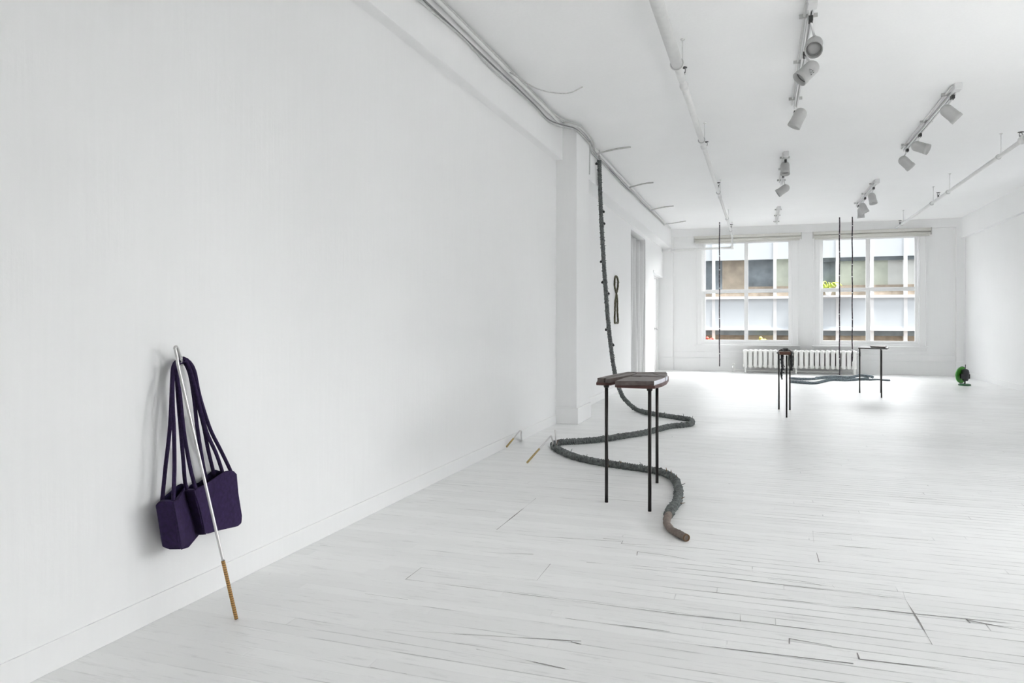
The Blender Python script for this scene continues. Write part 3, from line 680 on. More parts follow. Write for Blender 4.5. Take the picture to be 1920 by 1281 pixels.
strap(bagB, [(-2.078, 2.372, 0.478), (-2.078, 2.364, 0.507), (-2.07, 2.327, 0.599), (-2.06, 2.29, 0.702), (-2.06, 2.25, 0.818), (-2.065, 2.231, 0.902), (-2.07, 2.217, 0.939), (-2.07, 2.198, 0.956)])
strap(bagB, [(-2.05, 2.391, 0.476), (-2.05, 2.382, 0.506), (-2.05, 2.349, 0.58), (-2.05, 2.299, 0.668), (-2.05, 2.267, 0.755), (-2.055, 2.245, 0.839), (-2.06, 2.223, 0.913), (-2.065, 2.209, 0.948), (-2.075, 2.201, 0.959)])
strap(bagB, [(-2.048, 2.442, 0.47), (-2.048, 2.426, 0.502), (-2.055, 2.382, 0.585), (-2.06, 2.331, 0.673), (-2.065, 2.295, 0.766), (-2.07, 2.275, 0.836), (-2.078, 2.264, 0.91), (-2.08, 2.241, 0.946), (-2.085, 2.214, 0.963), (-2.09, 2.203, 0.952)])
hk = MB().cyl((-2.118, 2.241, 0.958)[:3], (-2.05, 2.166, 0.954)[:3], .0045, 10).lathe((-2.118, 2.241, 0.958)[:3], (1, 0, 0), [(0, .014), (.006, .012), (.007, 0)], 14)
hk.tube([Vector((-2.05, 2.166, 0.954)[:3]), Vector((-2.045, 2.161, 0.959)[:3]), Vector((-2.042, 2.158, 0.975)[:3])], .004, 10)
tag(hk.build('wall_hook', M['steel'], origin=(-2.115, 2.238, 0.958)[:3]), 'small steel hook on the wall holding the bag straps', 'hook')
# long cane leaning at the bags
cane = empty('cane', (-1.833, 2.206, 0)[:3], 'long thin metal cane with wrapped yellow lower end leaning at bags', 'cane')
foot = Vector((-1.836, 2.21, 0)[:3]) + Vector((0, 0, .002)); topc = Vector((-2.035, 2.136, 0.936)[:3])
mid = foot.lerp(topc, 0.232)
MB().tube([foot + (topc - foot) * (i / 12 * .232) for i in range(13)], .0068, 8).build('wooden_tip', M['cane'], cane)
MB().tube([mid] + catmull([tuple(foot.lerp(topc, q)) for q in (.24, .5, .8, .95)] + [tuple(topc)] + [(-2.038, 2.128, 0.986)[:3], (-2.04, 2.124, 1.004)[:3], (-2.045, 2.135, 1.011)[:3], (-2.052, 2.151, 1.001)[:3], (-2.066, 2.178, 0.968)[:3], (-2.098, 2.222, 0.938)[:3]], .01), .0056, 12).build('metal_shaft', M['brushed'], cane)

# ------------------------------------------------------------------ small bent canes on the floor by the rope
def bent(label, pts, split, r=.0065):
    o = empty('cane', pts[0], label, 'cane', 'small bent canes on the floor')
    a = Vector(pts[0]); b = Vector(pts[1]); m_ = a.lerp(b, split)
    MB().cyl(a, m_, r * 1.25, 10).build('wooden_tip', M['palewood'], o)
    MB().tube([m_] + catmull([tuple(m_.lerp(b, .5))] + [tuple(b)] + [tuple(q) for q in pts[2:]], .008), r, 10).build('metal_shaft', M['brushed'], o)
def lift(p, z): return (p[0], p[1], z)
bent('small bent cane lying against the foot of the left wall', [lift((-2.106, 5.994, 0), .009), (-1.996, 6.028, 0.148)[:3], (-1.997, 6.081, 0.142)[:3], (-2.014, 6.128, 0.099)[:3], lift((-2.1, 6.404, 0), .007)], .55)
bent('small bent cane standing free of the wall at the rope bend', [lift((-1.721, 5.389, 0), .009), (-1.658, 5.827, 0.15)[:3], (-1.65, 5.83, 0.148)[:3], (-1.641, 5.833, 0.112)[:3], (-1.705, 6.075, 0.03)[:3]], .5)
tag(MB().cyl((-1.676, 6.085, 0.03)[:3], (-1.689, 6.081, 0.169)[:3], .006, 10).build('metal_stick', M['brushed'], origin=(-1.725, 6.255, 0)[:3]), 'short metal stick standing up in the grey rope bend', 'stick')

# ------------------------------------------------------------------ long rope
rope_pts = [(-1.9, 8.894, 3.125)[:3], (-1.909, 8.986, 2.81)[:3], (-1.886, 8.973, 2.338)[:3], (-1.84, 8.947, 1.666)[:3], (-1.79, 8.9, 1.133)[:3], (-1.743, 8.864, 0.771)[:3], (-1.694, 8.849, 0.477)[:3],
  (-1.622, 8.852, 0.236)[:3], (-1.539, 8.902, 0.11)[:3], (-1.438, 8.968, 0.021)[:3], lift((-1.262, 8.656, 0), .03), lift((-1.09, 8.536, 0), .024), lift((-0.943, 8.414, 0), .024), lift((-0.795, 8.299, 0), .024), lift((-0.714, 8.167, 0), .024), lift((-0.703, 7.911, 0), .024), lift((-0.782, 7.759, 0), .024),
  lift((-0.916, 7.593, 0), .024), lift((-1.046, 7.172, 0), .024), lift((-1.264, 6.788, 0), .024), lift((-1.455, 6.499, 0), .024), lift((-1.663, 6.336, 0), .024), lift((-1.722, 6.226, 0), .024), lift((-1.704, 6.089, 0), .024), lift((-1.557, 5.843, 0), .024),
  lift((-1.37, 5.636, 0), .022), lift((-1.193, 5.514, 0), .022), lift((-1.014, 5.445, 0), .022), lift((-0.843, 5.379, 0), .022), lift((-0.697, 5.31, 0), .022), lift((-0.575, 5.128, 0), .022), lift((-0.506, 4.815, 0), .022), lift((-0.477, 4.488, 0), .022), lift((-0.486, 4.226, 0), .022),
  lift((-0.482, 3.996, 0), .022), lift((-0.443, 3.852, 0), .021), lift((-0.398, 3.788, 0), .02), lift((-0.352, 3.727, 0), .02)]
cl = catmull(rope_pts, .0045)
nn = len(cl)
rr = []
for i, p in enumerate(cl):
    t = i / nn
    base = .0215 if t < .35 else (.023 if t < .8 else .0215)
    if t > .965: base = .019
    rr.append(base * (1 + .10 * noise.noise(Vector((i * .06, 3, 1)))))
def wrap(path, radii, r, pitch, parent, name, mat, wob=.3, seg=11, clip=True):
    mb = MB(); cur = []; L = 0; ph = 0; u = None
    rg_ = random.Random(5)
    gap = 0
    for i in range(1, len(path)):
        a, b = path[i - 1], path[i]; t = (b - a).normalized()
        if u is None:
            ref = Vector((0, 0, 1)) if abs(t.z) < .9 else Vector((1, 0, 0)); u = t.cross(ref).normalized()
        u = (u - t * u.dot(t)).normalized(); w_ = t.cross(u)
        dl = (b - a).length; n_ = max(1, int(dl / pitch * seg))
        for k in range(n_):
            ph += dl / n_ / pitch * 2 * PI * (1 + wob * noise.noise(Vector((L * 8, 0, 0)))); L += dl / n_
            rad = radii[i] * (1.0 + .12 * noise.noise(Vector((L * 30, 2, 0))))
            p = a.lerp(b, k / n_) + (u * math.cos(ph) + w_ * math.sin(ph)) * rad
            p.z = max(p.z, r + .0005)
            cur.append(p)
        gap += dl
        if gap > .33 + .2 * rg_.random() and len(cur) > 8:
            mb.tube(cur, r, 5); cur = []; gap = 0
    if len(cur) > 3: mb.tube(cur, r, 5)
    return mb.build(name, mat, parent)
rp = empty('rope', rope_pts[0], 'long grey wrapped rope hanging from the ceiling and winding over the floor', 'rope')
cut = int(nn * .955)
MB().tube(cl[:cut], rr[:cut], 16, lobes=2, amp=.42, pitch=.021, rough=.55).build('twisted_cloth', M['rope'], rp)
wrap(cl[:cut], rr, .0068, .021, rp, 'wound_cord', M['rope'])
MB().tube(cl[cut - 1:], rr[cut - 1:], 16, rough=.12).build('bare_end', M['ropeend'], rp)
e = cl[-1]; dr = (cl[-1] - cl[-4]).normalized()
MB().lathe(e - dr * .002, dr, [(0, .0185), (.006, .0185), (.006, .014), (-.003, .012), (-.003, 0)], 18).build('end_opening', M['twig'], rp)
rg = random.Random(11)
def frame_at(i):
    t = (cl[min(i + 1, nn - 1)] - cl[max(0, i - 1)]).normalized()
    ref = Vector((0, 0, 1)) if abs(t.z) < .8 else Vector((1, 0, 0))
    u = t.cross(ref).normalized(); return t, u, t.cross(u)
for k in range(64):
    i = int(nn * (.04 + .9 * (k / 64) ** .9)) + rg.randint(-8, 8)
    i = max(3, min(i, cut - 10)); t, u, w = frame_at(i); p = cl[i]
    a = rg.uniform(0, 2 * PI)
    dirn = u * math.cos(a) + w * math.sin(a)
    if p.z < .05 and dirn.z < .05: dirn.z = abs(dirn.z) + .15; dirn.normalize()
    q = p + dirn * rr[i] * .8
    l = rg.uniform(.018, .04)
    brown = i > nn * .66
    tw = MB().tube([q, q + dirn * l * .6 + t * rg.uniform(-.008, .008), q + dirn * l + t * rg.uniform(-.015, .015)], [.0036, .0028, .0012], 6)
    if brown:
        wr = [p + (u * math.cos(b_) + w * math.sin(b_)) * (rr[i] * 1.08) + t * (b_ * .0014) for b_ in [j * .5 for j in range(13)]]
        if min(v_.z for v_ in wr) < .001: wr = [Vector((v_.x, v_.y, max(v_.z, .003))) for v_ in wr]
        tw.tube(wr, .0016, 6)
    tw.build('thorn', M['twig'] if (brown and rg.random() < .6) else M['rope'], rp)
def near_px(y):      # index of the rope point closest to a height
    return min(range(int(nn * .5)), key=lambda i: abs(cl[i].z - y))
for zz, sx in ((3.10, -1), (2.51, 1), (2.36, 1), (1.88, -1), (1.62, -1), (1.48, 1), (1.03, -1), (.84, 1)):
    i = near_px(zz); p = cl[i]; right = Vector((.946, .324, 0))
    c = p + right * sx * .035 + Vector((0, 0, -.02))
    MB().cyl(p + right * sx * .012 + Vector((0, 0, .05)), c + Vector((0, 0, .012)), .0016, 6).ball(c, .015, 8).ball(c + Vector((0, 0, .012)), .008, 6).build('bell', M['black'], rp)
# ceiling hook and links that carry the rope
hp = Vector(rope_pts[0])
hk = MB()
def link(c, r, l, axis, th=.004):
    pts = []
    for i in range(25):
        a = 2 * PI * i / 24
        h = Vector((0, 0, 1)) * (math.sin(a) * (r) + (l if math.sin(a) > 0 else -l) * min(1, abs(math.sin(a)) * 3))
        pts.append(c + axis * math.cos(a) * r + h)
    hk.tube(pts, th, 8, cap=False)
link(hp + Vector((0, 0, .022)), .013, .018, Vector((.946, .324, 0)))
link(hp + Vector((0, 0, .075)), .011, .02, Vector((.3, -.95, 0)).normalized(), .0035)
hk.cyl(hp + Vector((0, 0, .10)), (hp.x, hp.y, ZC), .004, 8)
tag(hk.build('ceiling_hook', M['steel'], origin=(hp.x, hp.y, ZC)), 'steel hook and links holding the long rope at the ceiling', 'hook')

# ------------------------------------------------------------------ thorn loop on the far left wall
lp = empty('thorn_loop', (-2.14, 11.267, 1.476)[:3], 'olive thorny loop hanging on the left wall beside the curtain', 'wall sculpture')
xw = -2.135
ctr = [(-2.135, 11.33, 1.1)[:3], (-2.135, 11.42, 1.108)[:3], (-2.135, 11.375, 1.268)[:3], (-2.135, 11.352, 1.436)[:3], (-2.135, 11.285, 1.551)[:3], (-2.135, 11.144, 1.653)[:3], (-2.135, 11.144, 1.761)[:3], (-2.135, 11.241, 1.825)[:3], (-2.135, 11.388, 1.791)[:3], (-2.135, 11.411, 1.683)[:3], (-2.128, 11.248, 1.55)[:3], (-2.135, 11.188, 1.432)[:3], (-2.135, 11.162, 1.265)[:3], (-2.135, 11.136, 1.108)[:3], (-2.135, 11.241, 1.096)[:3], (-2.135, 11.33, 1.1)[:3]]
cc = catmull(ctr, .02)
MB().tube(cc, .013, 10, lobes=3, amp=.3, pitch=.03, rough=.4).build('braided_stem', M['thorn'], lp)
for k in range(46):
    i = rg.randint(2, len(cc) - 3); p = cc[i]
    dv = Vector((rg.uniform(-.1, .6), rg.uniform(-1, 1), rg.uniform(-1, 1))).normalized()
    MB().tube([p, p + dv * rg.uniform(.018, .034)], [.003, .001], 5).build('thorn', M['black'] if k % 3 else M['thorn'], lp)

# ------------------------------------------------------------------ tables
t1 = empty('side_table', (-.72, 4.6, 0), 'three legged table with layered brown slabs, nearest the viewer', 'table')
plate = [(-0.954, 4.379, 0.717), (-0.897, 4.375, 0.717), (-0.863, 4.39, 0.717), (-0.855, 4.474, 0.717), (-0.817, 4.27, 0.717), (-0.805, 4.256, 0.717), (-0.624, 4.237, 0.717), (-0.58, 4.252, 0.717), (-0.557, 4.386, 0.717), (-0.551, 4.566, 0.717), (-0.567, 4.811, 0.717), (-0.594, 5.041, 0.717), (-0.642, 5.259, 0.717), (-0.747, 5.391, 0.717), (-0.919, 5.362, 0.717), (-0.99, 5.112, 0.717), (-1.011, 4.705, 0.717)]
MB().prism([p[:2] for p in plate], .715, .733).build('board', M['redwood'], t1, bev=.003)
def crop(u, v): return None
SL = [
 [(-0.949, 4.389, 0.759), (-0.905, 4.381, 0.759), (-0.89, 4.597, 0.759), (-0.862, 4.865, 0.759), (-0.811, 5.011, 0.759), (-0.868, 5.008, 0.759), (-0.916, 4.75, 0.759)],
 [(-0.896, 4.371, 0.759), (-0.868, 4.358, 0.759), (-0.827, 4.57, 0.759), (-0.792, 4.783, 0.759), (-0.798, 4.931, 0.759), (-0.802, 4.979, 0.759), (-0.846, 4.854, 0.759), (-0.88, 4.581, 0.759)],
 [(-0.801, 4.199, 0.759), (-0.586, 4.264, 0.759), (-0.567, 4.448, 0.759), (-0.562, 4.59, 0.759), (-0.637, 4.597, 0.759), (-0.707, 4.621, 0.759), (-0.718, 4.579, 0.759), (-0.776, 4.588, 0.759), (-0.797, 4.459, 0.759)],
 [(-0.81, 4.533, 0.759), (-0.789, 4.662, 0.759), (-0.729, 4.672, 0.759), (-0.592, 4.632, 0.759), (-0.572, 4.629, 0.759), (-0.614, 4.726, 0.759), (-0.686, 4.903, 0.759), (-0.776, 4.862, 0.759), (-0.777, 4.736, 0.759)],
 [(-0.683, 4.932, 0.759), (-0.59, 4.904, 0.759), (-0.567, 4.758, 0.759), (-0.559, 4.652, 0.759), (-0.565, 4.631, 0.759), (-0.614, 4.752, 0.759)],
 [(-0.798, 4.998, 0.759), (-0.707, 5.052, 0.759), (-0.619, 5.099, 0.759), (-0.592, 4.941, 0.759), (-0.685, 4.969, 0.759), (-0.779, 4.904, 0.759)]]
for j, s_ in enumerate(SL):
    mb = MB().prism([p[:2] for p in s_], .733, .759)
    if j in (2, 4):     # the outer right edges of these slabs are coloured white
        for fi, f in enumerate(mb.f):
            if len(f) == 4 and fi > 1:
                c = sum((mb.v[q] for q in f), Vector()) / 4
                e0 = mb.v[f[1]] - mb.v[f[0]]; nrm = Vector((e0.y, -e0.x, 0)).normalized()
                if nrm.x > .8 and abs(e0.z) < 1e-6: mb.m[fi] = 1
    o = mb.build('slab', [M['slab'], M['slabedge']], t1, bev=.0015)
    if j in (2, 4): o['label'] = 'brown slab with white right edge'
for p in ((-0.892, 4.387, 0), (-0.611, 4.258, 0), (-0.671, 5.024, 0)):
    MB().cyl((p[0], p[1], 0), (p[0], p[1], .716), .0105, 14).lathe((p[0], p[1], .700), (0, 0, 1), [(0, .0105), (.004, .016), (.0155, .018), (.016, 0)], 14).build('leg', M['leg'], t1)

t2 = empty('side_table', (.285, 9.5, 0), 'narrow three legged table draped with black strand by radiator', 'table')
MB().prism([(0.188, 9.563, 0.73)[:2], (0.381, 9.629, 0.73)[:2], (0.413, 10.273, 0.73)[:2], (0.395, 10.668, 0.73)[:2], (0.236, 10.614, 0.73)[:2], (0.211, 10.109, 0.73)[:2]], .716, .732).build('board', M['leg'], t2, bev=.003)
MB().prism([(0.207, 9.592, 0.745)[:2], (0.376, 9.65, 0.745)[:2], (0.391, 10.382, 0.745)[:2], (0.236, 10.329, 0.745)[:2]], .732, .742).build('slab', M['slab'], t2, bev=.002)
MB().box(.205, .322, 8.80, 9.3, .732, .768).build('block', M['brownblock'], t2, bev=.003)
for p in ((0.22, 9.777, 0), (0.286, 8.982, 0), (0.349, 9.762, 0)):
    MB().cyl((p[0], p[1], 0), (p[0], p[1], .72), .0095, 12).build('leg', M['leg'], t2)
dr_ = empty('draped_strand', (.25, 9.05, .77), 'thick black knotted strand hanging over the narrow table', 'strand')
dp = catmull([(0.231, 8.853, 0.447)[:3], (0.225, 8.851, 0.52)[:3], (0.237, 8.855, 0.581)[:3], (0.231, 8.853, 0.673)[:3], (0.235, 8.886, 0.733)[:3], (0.252, 8.987, 0.766)[:3], (.235, 9.05, .778), (.285, 9.08, .782), (0.332, 9.046, 0.752)[:3], (0.342, 9.049, 0.702)[:3], (0.341, 9.049, 0.622)[:3], (0.339, 9.048, 0.541)[:3]], .01)
ra = [.009 + .006 * math.sin(min(1, i / (len(dp) * .35)) * PI * .5) for i in range(len(dp))]
MB().tube(dp, ra, 12, lobes=3, amp=.3, pitch=.04, rough=.5).build('strand', M['black'], dr_)
for k in range(18):
    i = rg.randint(3, len(dp) - 4); p = dp[i]; dv = Vector((rg.uniform(-1, 1), rg.uniform(-1, .2), rg.uniform(-.4, .4))).normalized()
    MB().ball(p + dv * .022, .007, 6).build('knot', M['black'], dr_)

t3 = empty('side_table', (1.6, 12.1, 0), 'farthest three legged table, standing by the right window', 'table')
MB().prism([(1.414, 12.228, 0.712)[:2], (1.62, 12.056, 0.712)[:2], (1.79, 12.044, 0.712)[:2], (1.882, 12.513, 0.712)[:2], (1.896, 12.963, 0.712)[:2], (1.589, 12.995, 0.712)[:2], (1.467, 12.682, 0.712)[:2]], .700, .716).build('board', M['leg'], t3, bev=.003)
MB().prism([(1.599, 12.29, 0.73)[:2], (1.773, 12.121, 0.73)[:2], (1.869, 12.675, 0.73)[:2], (1.726, 12.848, 0.73)[:2], (1.638, 12.706, 0.73)[:2]], .716, .738).build('slab', M['slab'], t3, bev=.002)
for p in ((1.466, 12.483, 0), (1.674, 11.789, 0), (1.778, 12.59, 0)):
    MB().cyl((p[0], p[1], 0), (p[0], p[1], .702), .010, 12).build('leg', M['leg'], t3)

# ------------------------------------------------------------------ thin hanging rods
for (x, y, z0, beads, lb) in [(-.832, 16.14, .16, 7, 'thin dark rod hanging in front of the left window'),
                     (1.527, 16.19, .028, 6, 'longest thin hanging rod, reaching down to the grey ropes'),
                     (1.765, 16.20, .31, 8, 'shorter thin hanging rod at the right end of the radiator')]:
    o = empty('hanging_rod', (x, y, ZC), lb, 'rod', 'thin hanging rods near the windows')
    MB().tube([(x + .003 * math.sin(i * .7), y, z0 + (ZC - z0) * i / 40) for i in range(41)], .0115, 10).build('rod', M['rod'], o)
    for k in range(beads):
        z = z0 + (ZC - z0) * (k + .6 + .3 * math.sin(k * 2.3)) / beads
        MB().lathe((x, y, z), (0, 0, 1), [(0, .011), (.004, .016), (.016, .016), (.02, .011)], 10).build('bead', M['bead'], o)

# ------------------------------------------------------------------ rope heap near the radiator
heap = [
 ([(1481,711.5), (1500,713.5), (1525,712.5), (1545,710.5), (1562,709.5), (1585,711), (1602,709.5)], .030, 'blue grey rope at the back of the heap under the rods'),
 ([(1482,717.5), (1505,719.5), (1528,720), (1545,716), (1560,713.5), (1590,713.5), (1615,711.5), (1628,711)], .032, 'blue grey rope forming the front edge of the heap'),
 ([(1530,714), (1550,712.5), (1568,711), (1592,712), (1612,709), (1632,709.5), (1636,712)], .032, 'blue grey rope lying across the middle of the heap'),
 ([(1606,711.5), (1628,713), (1645,712.2), (1660,713.5), (1668,714.5)], .017, 'thin tail of rope trailing right past the far table')]
HP = [
 ([(0.537, 15.033, 0), (0.71, 14.818, 0), (0.958, 15.039, 0), (1.174, 15.392, 0), (1.354, 15.597, 0), (1.561, 15.454, 0), (1.753, 15.733, 0)], .023, .023),
 ([(0.516, 14.171, 0), (0.715, 13.996, 0), (0.919, 14.007, 0), (1.106, 14.498, 0), (1.273, 14.878, 0), (1.551, 14.908, 0), (1.821, 15.266, 0), (1.955, 15.381, 0)], .023, .023),
 ([(0.984, 14.713, 0), (1.189, 14.982, 0), (1.381, 15.252, 0), (1.592, 15.12, 0), (1.835, 15.618, 0), (2.022, 15.612, 0), (2.023, 15.336, 0)], .023, .058),
 ([(1.734, 15.237, 0), (1.928, 15.169, 0), (2.11, 15.365, 0), (2.224, 15.204, 0), (2.279, 15.092, 0)], .015, .016)]
for (pts, r, z), (_, _, lb) in zip(HP, heap):
    path = catmull([(p[0], p[1], z + .006 * math.sin(i * 2.1)) for i, p in enumerate(pts)], .02)
    o = MB().tube(path, [r * (1 + .25 * noise.noise(Vector((i * .2, z * 50, 0)))) for i in range(len(path))], 12, lobes=3, amp=.28, pitch=.05, rough=.35).build('rope', M['ropeblue'], origin=(pts[0][0], pts[0][1], 0))
    tag(o, lb, 'rope', 'blue grey ropes on the floor')
    wrap(path, [r * .92] * len(path), r * .26, r * .9, o, 'wound_cord', M['ropeblue'])

# ------------------------------------------------------------------ green disc device in the far right corner
fx, fy = (3.373, 14.557, 0)[:2]
g = empty('desk_fan', (fx, fy, 0), 'small green and black fan standing on the floor in the far corner', 'fan')
MB().lathe((fx, fy, 0), (0, 0, 1), [(0, 0), (0, .092), (.004, .097), (.022, .097), (.03, .085), (.032, 0)], 32).build('base', M['greendark'], g)
MB().cyl((fx + .005, fy, .03), (fx + .008, fy, .09), .011, 12).build('stem', M['black'], g)
mo = MB().lathe((fx + .01, fy, .075), (0, 0, 1), [(0, 0), (.003, .035), (.02, .048), (.08, .062), (.15, .064), (.19, .056), (.212, .03), (.215, 0)], 24)
mo.build('motor', M['motor'], g)
MB().box(fx - .07, fx + .02, fy - .075, fy - .01, .12, .20).build('switch_box', M['motor'], g, bev=.006)
MB().box(fx + .05, fx + .078, fy - .035, fy + .03, .12, .20).build('rear_cap', M['black'], g, bev=.006)
MB().cyl((fx + .01, fy, .27), (fx + .015, fy, .365), .006, 10).build('rod', M['darkfix'], g)
ax = Vector((-.73, .68, .06)).normalized(); dc = Vector((fx - .060, fy + .05, .185))
MB().lathe(dc, -ax, [(0, 0), (0, .12), (.004, .138), (.016, .145), (.03, .144), (.03, .132), (.018, .124), (.014, 0)], 40).build('disc', M['green'], g)
MB().lathe(dc, -ax, [(.026, .143), (.026, .149), (.034, .149), (.034, .143)], 40).build('disc_rim', M['greendark'], g)
MB().tube([dc - ax * .012, Vector((fx, fy, .18))], .02, 12).build('hub', M['motor'], g)

# ------------------------------------------------------------------ building across the street
FY = 35.0
fb = empty('office_building', (5, FY, -8), 'pale office building across the street seen through the windows', 'building')
x0, x1 = -16.0, 30.0
for z0, z1 in ((3.98, 6.6), (.79, 2.25), (-2.3, -.9), (-8, -4.2)):
    MB().box(x0, x1, FY, FY + .4, z0, z1).build('spandrel', M['fwhite'], fb)
MB().box(x0, x1, FY + .4, FY + 9, -8, 6.4).build('block', M['froof'], fb)
ms = [(-2.068, 35.0, 2.466)[0], (-0.707, 35.0, 2.448)[0], (0.618, 35.0, 2.431)[0], (1.943, 35.0, 2.414)[0], (3.223, 35.0, 2.397)[0], (4.597, 35.0, 2.379)[0], (5.903, 35.0, 2.362)[0], (7.194, 35.0, 2.345)[0]]
step = (ms[-1] - ms[0]) / 7
allm = [ms[0] - step * i for i in range(8, 0, -1)] + ms + [ms[-1] + step * i for i in range(1, 9)]
for i, x in enumerate(allm):
    if i % 2 == 1 and i < 12 : continue
    MB().box(x - .07, x + .07, FY - .02, FY + .3, -8, 6.6).build('mullion', M['fmull'], fb)
pal = ['fblue', 'fbrown', 'fgreen', 'fblue', 'fbrown', 'fpale']
colmap = {7: ('fblue', 'fblue'), 8: ('fblue', 'fbrown'), 9: ('fblue', 'fblue'), 10: ('fgreen', 'fgreen'), 11: ('fbrown', 'fblue'), 12: ('fgreen', 'fgreen'), 13: ('fgreen', 'fpale'), 14: ('fpale', 'fbrown')}
for i in range(len(allm) - 1):
    a, b = allm[i], allm[i + 1]
    cm = colmap.get(i, (pal[i % 6], pal[(i * 5 + 2) % 6])); xm = a + (b - a) * (.28 if i == 8 else .5)
    for (p, q), nm in zip(((a, xm), (xm, b)), cm):
        MB().box(p, q, FY + .2, FY + .3, 2.25, 3.99).build('office_pane', M[nm], fb)
    MB().box(a, b, FY + .1, FY + .24, 2.25, 2.75 if i > 8 else 2.45).build('window_ledge', M['fbrown2'], fb)
    if i > 10: MB().box(a, b, FY + .1, FY + .24, 3.82, 3.99).build('blind_box', M['fblue'], fb)
    MB().box(a, b, FY + .2, FY + .3, -.9, .8).build('office_pane', M['fbrown2' if i % 3 else 'fbrown'], fb)
    MB().box(a, b, FY + .1, FY + .24, .52, .80).build('blind_box', M['fblue'], fb)
    MB().box(a, b, FY + .2, FY + .3, -4.2, -2.3).build('office_pane', M['fblue'], fb)
MB().box(x0, x1, FY - .08, FY + .1, 2.18, 2.30).build('sill_band', M['fmull'], fb)
MB().box(x0, x1, FY - .08, FY + .1, .74, .80).build('sill_band', M['fmull'], fb)
# plants on the ledges
def plant(x, z, h, name, label, mat, flower=None):
    p = empty(name, (x, FY - .2, z), label, 'plant')
    MB().lathe((x, FY - .2, z), (0, 0, 1), [(0, 0), (0, .10), (.16, .13), (.16, 0)], 14).build('pot', M['pot'], p)
    lf = MB(); r_ = random.Random(int(x * 100))
    for k in range(26):
        a = r_.uniform(0, 2 * PI); t = r_.uniform(.35, 1.)
        c0 = Vector((x, FY - .2, z + .15)); d_ = Vector((math.cos(a), math.sin(a) * .6, 0))
        ptsl = [c0, c0 + d_ * h * .3 * t + Vector((0, 0, h * .55 * t)), c0 + d_ * h * .65 * t + Vector((0, 0, h * .6 * t)), c0 + d_ * h * .9 * t + Vector((0, 0, h * .35 * t))]
        lf.tube(catmull(ptsl, .06), [.015] + [.02] * (len(catmull(ptsl, .06)) - 2) + [.003], 5)
    lf.build('leaves', M[mat], p)
    if flower:
        for k in range(5):
            MB().ball((x + r_.uniform(-.14, .14), FY - .26, z + .2 + r_.uniform(0, .22)), .075, 8).build('flower', M[flower], p)
px_ = (2.827, 34.8, 2.512)
MB().box(px_[0] - 1.2, px_[0] + 1.0, FY - .38, FY - .02, 2.22, 2.30).build('ledge', M['fmull'], fb)
plant(px_[0], 2.301, .75, 'potted_plant', 'spiky yellow green plant on a ledge across the street', 'leaf')
px_ = (-2.211, 34.8, 0.333)
plant(px_[0], .03, .25, 'potted_flowers', 'red flowers on a ledge across the street', 'leaf', 'redflower')
px_ = (0.046, 34.8, 0.398)
plant(px_[0], .03, .3, 'potted_flowers', 'yellow flowers on a ledge across the street', 'leaf', 'yellowflower')
MB().box(x0, x1, FY - .45, FY, -.06, .03).build('ledge', M['fbrown2'], fb)
struct('street', MB().box(-40, 50, 17.6, 34.9, -8.3, -8), M['street'])
bpy.data.objects['street']['label'] = 'asphalt street far below the windows'

# ------------------------------------------------------------------ light
w = bpy.data.worlds.new('sky'); S.world = w; w.use_nodes = True
nt = w.node_tree; bg = nt.nodes['Background']
tc = nt.nodes.new('ShaderNodeTexCoord'); sx = nt.nodes.new('ShaderNodeSeparateXYZ'); nt.links.new(tc.outputs['Generated'], sx.inputs[0])
cr = ramp(nt, sx.outputs[2], (.50, .51, .52), (.94, .975, 1.02), 0.0, .35)
nt.links.new(cr, bg.inputs['Color']); bg.inputs['Strength'].default_value = 3.6
def portal(x0, x1, z0, z1, y, rot):
    l = bpy.data.lights.new('window_portal', 'AREA'); l.shape = 'RECTANGLE'; l.size = x1 - x0; l.size_y = z1 - z0
    l.cycles.is_portal = True
    o = bpy.data.objects.new('window_portal', l); COL.objects.link(o)
    o.location = ((x0 + x1) / 2, y, (z0 + z1) / 2); o.rotation_euler = (rot, 0, 0); o['kind'] = 'helper'
portal(*W1, 17.40, -PI / 2); portal(*W2, 17.40, -PI / 2)

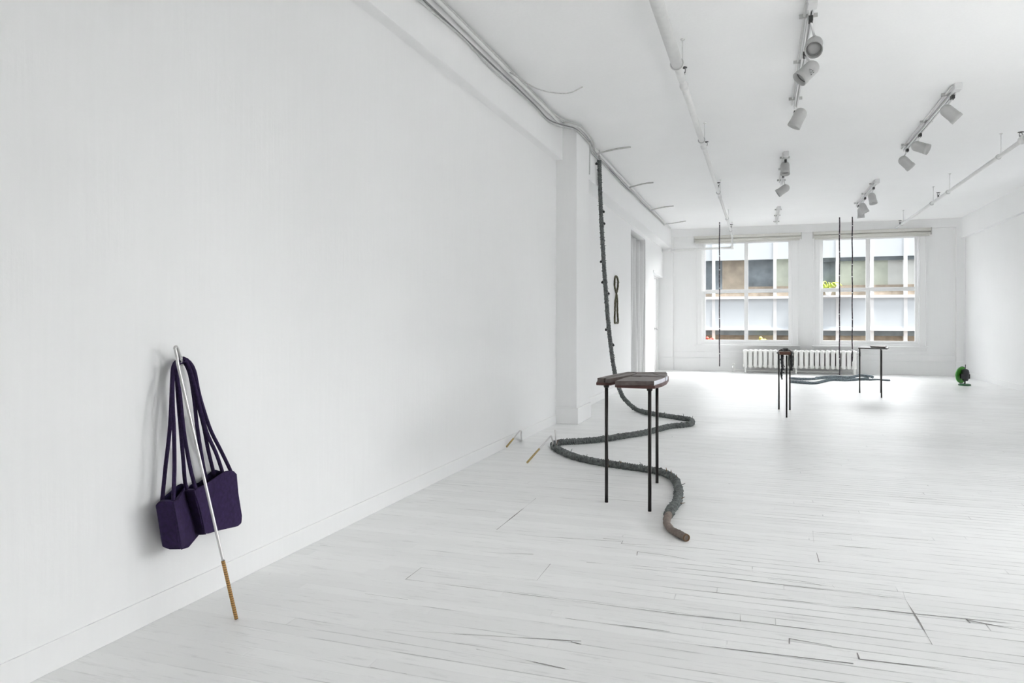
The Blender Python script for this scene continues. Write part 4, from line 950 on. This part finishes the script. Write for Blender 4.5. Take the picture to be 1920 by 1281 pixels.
def sun(name, d, strength, ang, col):
    l = bpy.data.lights.new(name, 'SUN'); l.energy = strength; l.angle = math.radians(ang); l.color = col
    o = bpy.data.objects.new(name, l); COL.objects.link(o)
    o.rotation_euler = Vector(d).to_track_quat('-Z', 'Y').to_euler(); o.location = (0, 6, 30); o['kind'] = 'helper'
sun('hazy_sun', (-.12, -math.cos(math.radians(17)), -math.sin(math.radians(17))), 10.5, 90, (1, .995, .98))
sun('side_sky_glow', (-.66, -.52, -.42), 10, 56, (1, .995, .985))
# unseen storeys above and below the loft, added to shade the facade opposite
sun('ceiling_bounce_sun', (-.50, .02, -.85), 27, 16, (1, .99, .97))  # extra steep sun added; its out-of-view floor patches brighten the ceiling
struct('sun_blocker', MB().box(4.25, 5.9, 8.1, 13.6, 2.90, 3.0), M['trim'])   # unseen slab added to block steep sun at the farther side windows
struct('upper_shade_block', MB().box(-22, 4.25, YN - .3, 17.45, ZC + .2, 24).box(4.25, 24, 17.2, 17.45, -8, 24).box(-22, -2.6, 17.2, 17.45, -8, 3.45).box(-2.6, 4.25, 17.2, 17.45, -8, -.2), M['brick'])

for h in SW:
    l = bpy.data.lights.new('window_portal', 'AREA'); l.shape = 'RECTANGLE'; l.size = h[1] - h[0]; l.size_y = h[3] - h[2]; l.cycles.is_portal = True
    o = bpy.data.objects.new('window_portal', l); COL.objects.link(o); o.location = (4.27, (h[0] + h[1]) / 2, (h[2] + h[3]) / 2); o.rotation_euler = (PI / 2, 0, PI / 2); o['kind'] = 'helper'
# ------------------------------------------------------------------ camera
cam = bpy.data.cameras.new('camera'); co = bpy.data.objects.new('camera', cam); COL.objects.link(co); S.camera = co
cam.sensor_width = 36; cam.lens = 25.5; cam.shift_y = -.01849
cam.clip_start = .05; cam.clip_end = 300
co.location = (0, 0, 1.10); co.rotation_euler = (PI / 2, 0, .33009)

S.view_settings.view_transform = 'Standard'; S.view_settings.look = 'None'; S.view_settings.gamma = 1
S.view_settings.use_curve_mapping = False
S.view_settings.exposure = 0.05
S.render.engine = 'CYCLES'
c = S.cycles
c.max_bounces = 16; c.diffuse_bounces = 11; c.adaptive_threshold = .025; c.glossy_bounces = 6; c.transmission_bounces = 8; c.transparent_max_bounces = 16
c.sample_clamp_indirect = 120; c.caustics_reflective = False; c.caustics_refractive = False
c.use_denoising = True
